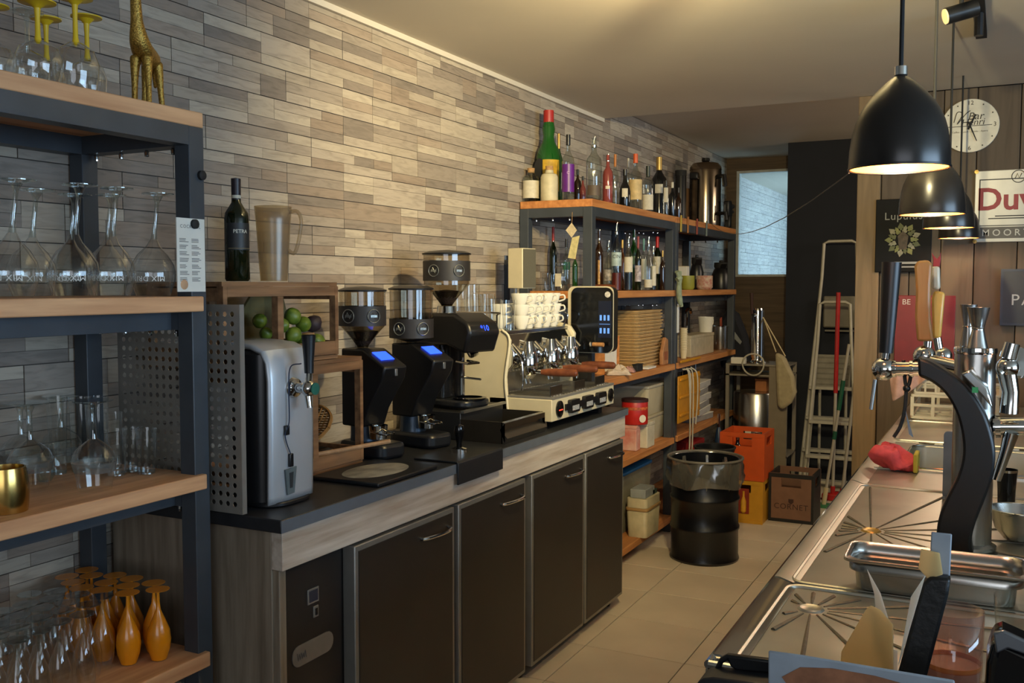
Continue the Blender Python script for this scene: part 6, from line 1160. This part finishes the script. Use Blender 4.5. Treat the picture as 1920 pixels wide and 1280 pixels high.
B().add(vs, fs).done('arch', mat('tower_black', (20, 20, 21), .38, 0, .06, 30), tw, bevel=.006)
B().tube([q(1728, 692), q(1668, 692)], .0165, 18).tube([q(1712, 692), q(1706, 692)], .0195, 18).tube([q(1680, 692), q(1674, 692)], .0195, 18).done('tap_arm', CHROME, tw)
o = q(1657, 692); b = B().sphere(o.x, 0, o.z, .0265, 20); b.done('tap_ball', CHROME, tw); B().tube([q(1641, 712), q(1633, 768)], .0045, 10).done('tap_spout', ALU, tw)
B().tube([q(1660, 676), q(1662, 660)], .010, 12).done('handle_socket', CHROME, tw); B().tube([q(1661, 662), q(1664, 620), q(1672, 492)], [.0155, .017, .0215], 16).done('tap_handle', BLACK, tw)
ce = [q(1836, 760), q(1858, 790), q(1872, 815)]; B().prism([(q(1802, 700).x, q(1802, 700).z), (q(1820, 692).x, q(1820, 692).z), (q(1852, 725).x, q(1852, 725).z), (q(1862, 765).x, q(1862, 765).z), (q(1848, 748).x, q(1848, 748).z)], -.03, .03, 'y').done('badge_holder', CHROME, tw, bevel=.004); B().cbox(q(1829, 729).x, -.033, q(1829, 729).z, .012, .002, .012).done('badge', mat('badge_green2', (40, 150, 90), .3), tw)
t = thing('lanyard', 'black and grey lanyard looped over the tap arm', 'lanyard', P + q(1702, 690) + Vector((0, -.0225, 0))); Q = t.location - P; LY = mat('strap_black', (34, 32, 32), .7, 0, .4, 120); LG = mat('strap_blue', (120, 136, 150), .6)
z_ = lambda u, v: q(u, v) - Q
B().tube(bez([z_(1694, 676) + Vector((0, 0, 0)), z_(1697, 715), z_(1700, 725)], 4), .004, 6).tube(bez([z_(1712, 676), z_(1706, 715), z_(1702, 725)], 4), .004, 6).done('loop', LY, t); B().sphere(z_(1700, 729).x, z_(1700, 729).y, z_(1700, 729).z, .0085, 10).done('toggle', BLACK, t)
B().tube(bez([z_(1699, 735), z_(1696, 770), z_(1688, 800), z_(1676, 820)], 5), .004, 6).done('strap_end', LY, t); B().prism([(z_(1700, 770).x, z_(1700, 770).z), (z_(1706, 790).x, z_(1706, 790).z), (z_(1714, 818).x, z_(1714, 818).z), (z_(1706, 812).x, z_(1706, 812).z)], -.002, .002, 'y').done('strap_end', LG, t)
# second tower: steel column with taps and handles
cx, cy, rc, _ = fity(1797, 1868, 650, 2.42, BZ); hc = topz(1832, 652, cx, cy) - BZ
t = thing('tap_column', 'round stainless steel tap column behind the black tower', 'beer tap', (cx, cy, BZ)); B().lathe([(rc * 1.25, 0), (rc * 1.25, .008), (rc, .014), (rc, hc - .012)], 36, 0, 0, True).done('column', STEEL, t); B().lathe([(rc * 1.03, hc - .014), (rc * 1.05, hc - .008), (rc * 1.03, hc), (.0001, hc)], 36).done('cap', CHROME, t)
w_ = lambda u, v, Y=2.40: AY(u, v, Y) - Vector((cx, cy, BZ))
B().tube([w_(1862, 800, 2.41), w_(1960, 800, 2.41)], .02, 18).tube([w_(1866, 800, 2.41), w_(1876, 800, 2.41)], .026, 18).done('cross_arm', CHROME, t)
B().tube([w_(1892, 775, 2.36), w_(1895, 735, 2.36), w_(1888, 700, 2.36)], [.019, .017, .02], 16).done('tap_neck', CHROME, t); o = w_(1889, 690, 2.36); B().sphere(o.x, o.y, o.z, .024, 18).done('tap_ball', CHROME, t); B().tube([w_(1890, 672, 2.36), w_(1898, 644, 2.36)], [.018, .016], 16).done('tap_top', CHROME, t); o = w_(1910, 680, 2.40); b = B().lathe([(.0001, -.006), (.035, -.004), (.036, 0), (.033, .006), (.0001, .01)], 26); b.done('chrome_disc', CHROME, t, loc=o).rotation_euler = (math.radians(65), math.radians(30), 0)
B().tube([w_(1896, 812, 2.40), w_(1885, 850, 2.40), w_(1868, 900, 2.40)], [.016, .012, .0095], 14).done('spout', CHROME, t)
B().tube([w_(1800, 690, 2.44), w_(1735, 675, 2.50)], .016, 16).done('side_arm', CHROME, t); o = w_(1733, 668, 2.5); B().sphere(o.x, o.y, o.z, .026, 16).done('tap_ball', CHROME, t); o = w_(1768, 668, 2.62); B().sphere(o.x, o.y, o.z, .022, 16).done('tap_ball', CHROME, t)
def flathandle(pts, Y, th, name, m): return B().prism([(w_(u, v, Y).x, w_(u, v, Y).z) for u, v in pts], w_(1740, 600, Y).y - th / 2, w_(1740, 600, Y).y + th / 2, 'y').done(name, m, t, bevel=.006)
flathandle([(1720, 640), (1716, 592), (1718, 545), (1715, 500), (1720, 490), (1740, 488), (1748, 496), (1745, 535), (1744, 590), (1750, 640)], 2.5, .03, 'wood_tap_handle', wood('gold_wood', (180, 138, 84), (156, 112, 62), .35, 'z')); flathandle([(1749, 634), (1747, 560), (1752, 545), (1772, 549), (1764, 634)], 2.62, .03, 'amber_tap_handle', mat('amber_handle', (226, 178, 84), .35)); flathandle([(1748, 543), (1747, 500), (1762, 500), (1763, 543)], 2.62, .03, 'white_tap_knob', mat('handle_white', (226, 216, 190), .35)); flathandle([(1749, 500), (1750, 488), (1747, 474), (1751, 480), (1757, 486), (1762, 480), (1764, 473), (1764, 486), (1762, 500)], 2.62, .008, 'red_finial', mat('finial_red', (176, 44, 50), .5))
B().tube([w_(1740, 640, 2.5), w_(1738, 662, 2.5)], .010, 12).done('handle_socket', CHROME, t); B().tube([w_(1757, 634, 2.62), w_(1762, 662, 2.62)], .010, 12).done('handle_socket', CHROME, t)
z0 = BZ + hc; x, y, r, h = fity(1815, 1862, 577, 2.42, z0)
t = thing('jigger', 'steel double jigger standing on the tap column', 'jigger', (cx + .004, cy - .01, z0)); r = .024; B().lathe([(r * .9, 0), (r * .55, h * .42), (r * .5, h * .48), (r * .6, h * .55), (r, h), (r * .95, h), (r * .5, h * .5), (.0001, h * .48)], 26).done('cups', STEEL, t); B().tube([(r * .52 * math.cos(k * .2618), r * .52 * math.sin(k * .2618), h * .48) for k in range(25)], .0015, 5).done('waist_ring', CHROME, t)
t = thing('jigger', 'second steel jigger half hidden behind the front one', 'jigger', (cx - .018, cy + .042, z0)); B().lathe([(r * .7, 0), (r * .45, h * .5), (r * .8, h * 1.06), (r * .76, h * 1.06), (.0001, h * .5)], 24).done('cups', STEEL, t); B().tube([(r * .46 * math.cos(k * .2618), r * .46 * math.sin(k * .2618), h * .5) for k in range(25)], .0015, 5).done('waist_ring', CHROME, t)
# behind: grey splash panel, shaker, bowl
P2 = AZ(1785, 935, BZ); t = thing('splash_panel', 'grey plastic splash panel behind the black tower', 'panel', (P2.x, P2.y, BZ)); a_ = AY(1770, 808, P2.y); c_ = AY(1800, 935, P2.y); B().prism(rrect(a_.x - P2.x, c_.x - P2.x + .04, 0, a_.z - BZ, .012), -.004, .004, 'y').done('sheet', mat('splash_grey', (120, 122, 128), .4), t); B().box(a_.x - P2.x - .0, c_.x - P2.x + .04, -.02, .02, 0, .006).done('foot', mat('splash_grey', (120, 122, 128), .4), t)
x, y, r, h = fitz(1868, 1904, 880, 960, BZ); t = thing('cocktail_shaker', 'dark shaker glass beside the steel column', 'shaker', (x, y, BZ)); B().lathe([(.0001, 0), (r * .8, 0), (r * .86, h * .5), (r, h), (r * .95, h), (r * .75, .01), (.0001, .008)], 24).done('body', BLACKG, t); B().lathe([(r * 1.01, h * .94), (r * 1.02, h)], 24).done('rim', CHROME, t)
x, y, r, h = fitz(1858, 1962, 955, 1022, BZ); t = thing('mixing_bowl', 'steel mixing bowl at the right edge of the bar', 'bowl', (x, y, BZ)); B().lathe([(.0001, .001), (r * .5, .001), (r * .8, h * .35), (r, h * .95), (r * 1.03, h), (r * .97, h), (r * .76, h * .38), (.0001, .006)], 36).done('bowl', STEEL, t); B().tube([(r * 1.02 * math.cos(k * .19635), r * 1.02 * math.sin(k * .19635), h) for k in range(33)], .002, 6).done('rim', CHROME, t)
# glove, cloth, rack
def draped(name, label, cat, loc, nu, nv, fn, m, part='fabric', extra=None):
    t = thing(name, label, cat, loc); vs = [fn(i / nu, j / nv) for i in range(nu + 1) for j in range(nv + 1)]
    B().add(vs, [(i * (nv + 1) + j, i * (nv + 1) + j + 1, (i + 1) * (nv + 1) + j + 1, (i + 1) * (nv + 1) + j) for i in range(nu) for j in range(nv)]).done(part, m, t, solid=.005, smooth=80, sub=1); return t
G0 = AZ(1680, 884, BZ)
def gf(u, v):
    x = -.085 + .16 * u; z = .006 + .075 * math.sin(math.pi * min(1, u * 1.15)) ** .6 * math.sin(math.pi * (v * .84 + .08)) ** .7 + .008 * math.sin(u * 14 + v * 5); return (x, -.05 + .1 * v - .03 * (1 - u) ** 2 + .006 * math.sin(u * 9), max(.004, z))
t = thing('rubber_glove', 'crumpled pink-red cleaning glove lying by the sink edge', 'glove', (G0.x - .0, G0.y + .05, BZ + .003)); gq = random.Random(4); vs = []; nu, nv = 26, 16
for i in range(nv + 1):
    th = math.pi * i / nv
    for k in range(nu):
        ph = 2 * math.pi * k / nu; rr = 1 + .12 * math.sin(3 * ph + 2 * th) + .09 * math.sin(7 * ph + th * 5) + .06 * math.sin(11 * ph - 4 * th)
        vs.append((.07 * rr * math.sin(th) * math.cos(ph) - .012, .05 * rr * math.sin(th) * math.sin(ph), max(.0005, .034 + (.036 * rr * math.cos(th)) + .022 * math.cos(ph) * math.sin(th) * -1 + .008 * math.sin(5 * ph + 3 * th))))
B().add(vs, [(i * nu + k, i * nu + (k + 1) % nu, (i + 1) * nu + (k + 1) % nu, (i + 1) * nu + k) for i in range(nv) for k in range(nu)]).done('glove', mat('cloth_red', (214, 78, 86), .8, 0, .12, 60, .4), t, smooth=60)
B().box(.05, .064, -.045, .04, .0, .062).done('yellow_hem', mat('hem_yellow', (190, 170, 60), .8), t, bevel=.004)
t.location.z = BZ - .002
RY = 4.62; a_ = AY(1711, 800, RY); 
t = thing('glass_rack', 'white plastic dishwasher glass rack at the far end of the bar', 'rack', (AY(1760, 790, RY).x + .06, RY + .2, BZ + .0085)); RW = mat('rack_white', (206, 196, 170), .55); xw, yd, hh = .17, .2, .11
for z in (0, .055, hh - .012):
    for sy in (-1, 1): B().box(-xw, xw, sy * yd - .006, sy * yd + .006, z, z + .012).done('rail', RW, t)
    for sx in (-1, 1): B().box(sx * xw - .006, sx * xw + .006, -yd + .006, yd - .006, z, z + .012).done('rail', RW, t)
for k in range(5):
    for sy in (-1, 1): B().box(-xw + k * xw / 2 - .007, -xw + k * xw / 2 + .007, sy * yd - .005, sy * yd + .005, .012, hh - .012).done('bar', RW, t)
for k in range(4): B().box(-xw, xw, -yd + .08 + k * .08 - .003, -yd + .08 + k * .08 + .003, 0, .01).done('bottom_bar', RW, t)
t2 = thing('glass_rack', 'upper white glass rack stacked on the lower one', 'rack', (t.location.x + .01, t.location.y, BZ + .0085 + hh + .001)); 
for z in (0, .05, .09):
    for sy in (-1, 1): B().box(-xw, xw, sy * yd - .006, sy * yd + .006, z, z + .01).done('rail', RW, t2)
    for sx in (-1, 1): B().box(sx * xw - .006, sx * xw + .006, -yd + .006, yd - .006, z, z + .01).done('rail', RW, t2)
for k in range(9):
    for sy in (-1, 1): B().box(-xw + k * xw / 4 - .004, -xw + k * xw / 4 + .004, sy * yd - .005, sy * yd + .005, .01, .09).done('bar', RW, t2)
C0 = AY(1690, 740, 4.45)
def cf(u, v): return (-.09 + .16 * u + .02 * v, .012 * math.sin(u * 17 + v * 3), -.13 * v * (1.15 - u * .7) + .04 * u + .006 * math.sin(v * 9 + u * 4))
t = draped('dish_towel', 'pale pink towel draped over the glass racks', 'towel', (C0.x + .02, 4.60, BZ + .225), 16, 8, cf, mat('towel_pink', (190, 150, 134), .9, 0, .12, 40, .3))
# ---------------------------------------------------------------- things on the near ledge
LZ = .86
def slab(t, pts, Y, th, name, m, bev=.002):
    P_ = t.location; return B().prism([(AY(u, v, Y).x - P_.x, AY(u, v, Y).z - P_.z) for u, v in pts], Y - P_.y - th / 2, Y - P_.y + th / 2, 'y').done(name, m, t, bevel=bev)
t = thing('bill_holder', 'black leaning bill holder stuffed with slips on the bar end', 'bill holder', (-.08, 1.25, LZ)); PB = AY(1700, 1400, 1.25)
slab(t, [(1648, 1392), (1730, 1092), (1744, 1078), (1783, 1082), (1779, 1112), (1705, 1392)], 1.25, .022, 'spine', mat('leather_black', (24, 24, 24), .4, 0, .15, 90, .2), .004)
slab(t, [(1746, 998), (1785, 1002), (1781, 1085), (1772, 1100), (1742, 1082)], 1.262, .003, 'grey_card', mat('card_grey_blue', (164, 176, 188), .5)); slab(t, [(1727, 1030), (1762, 1038), (1768, 1078), (1740, 1086), (1722, 1066)], 1.245, .004, 'cream_slip', THINC, .001); slab(t, [(1708, 1120), (1735, 1080), (1728, 1105), (1690, 1235), (1684, 1250)], 1.235, .006, 'white_slip', THINW, .001)
t = thing('receipts', 'torn cream and white receipts standing on the bar end', 'receipts', (-.2, 1.28, LZ)); RCT = t
slab(t, [(1562, 1400), (1568, 1235), (1612, 1158), (1622, 1150), (1640, 1158), (1666, 1186), (1674, 1400)], 1.28, .003, 'cream_receipt', THINC, .001); slab(t, [(1612, 1072), (1640, 1118), (1669, 1200), (1664, 1225), (1646, 1190), (1632, 1160), (1628, 1120)], 1.30, .002, 'white_receipt', THINW, .0005); slab(t, [(1655, 1400), (1640, 1195), (1664, 1222), (1676, 1225), (1682, 1400)], 1.30, .002, 'white_receipt', THINW, .0005)
RCT.rotation_euler.x = -.30
t = thing('menu_folder', 'grey-blue card with an orange smear lying at the photo bottom', 'card', (-.2, 1.15, LZ)); slab(t, [(1440, 1420), (1441, 1220), (1500, 1228), (1790, 1276), (1800, 1420)], 1.15, .004, 'card', mat('card_grey_blue', (164, 176, 188), .5)); slab(t, [(1466, 1270), (1500, 1252), (1560, 1254), (1640, 1268), (1720, 1290), (1560, 1300), (1480, 1290)], 1.1475, .001, 'orange_picture', mat('smear_orange', (172, 116, 82), .7, 0, .3, 30), 0)
t = thing('caddy', 'black table caddy with open handle at the photo bottom', 'caddy', (-.34, 1.25, LZ)); slab(t, [(1336, 1262), (1350, 1234), (1364, 1226), (1462, 1238), (1462, 1262), (1384, 1256), (1372, 1250), (1366, 1237), (1356, 1243), (1348, 1264)], 1.26, .012, 'handle', BLACK, .003); slab(t, [(1300, 1420), (1312, 1272), (1326, 1262), (1345, 1260), (1470, 1276), (1470, 1420)], 1.24, .05, 'body', mat('caddy_dark', (28, 30, 36), .5, 0, .1, 60), .006)
x, y, r, h = fitp(1732, 1838, 1142, AY(1785, 1200, 1.41), LZ)
t = thing('candle_glass', 'pink tinted candle glass with an amber rim line', 'glass', (x, y, LZ)); PG = glass('pink_glass', (248, 232, 224), .5, .07, .05, .05); B().lathe([(.0001, .002), (r * .72, 0), (r * .8, h * .2), (r * .97, h * .6), (r, h)], 32).done('body', PG, t, solid=.0015); B().lathe([(.0001, .012), (r * .7, .012), (r * .92, h * .62), (.0001, h * .62)], 28).done('wax', mat('wax_pink', (224, 188, 166), .6), t); B().lathe([(r * .95, h * .615), (r * .96, h * .65)], 32).done('amber_line', mat('amber_line', (226, 140, 40), .4, 0, 0), t)
x, y, r, h = fitp(1868, 1962, 1116, AY(1915, 1150, 1.62), BZ); tumbler('clear tumbler with etched mark at the right photo edge', x, y, BZ - .003, r, h, None)
t = thing('card_terminal', 'black and silver card terminal at the lower right corner', 'card terminal', (.07, 1.27, LZ)); slab(t, [(1815, 1420), (1846, 1290), (1850, 1225), (1862, 1182), (1880, 1180), (1990, 1230), (1990, 1420)], 1.27, .08, 'body', BLACKG, .01); slab(t, [(1862, 1186), (1882, 1182), (1990, 1232), (1990, 1250), (1890, 1215), (1868, 1225)], 1.225, .008, 'silver_frame', mat('terminal_silver', (150, 156, 164), .25, .8, .05), .002)
# everything rests a hair above what carries it
for o in list(bpy.data.objects):
    if o.parent is None and o.get('category') and o.location.z > .05: o.location.z += .0004 + .0006 * o.location.z
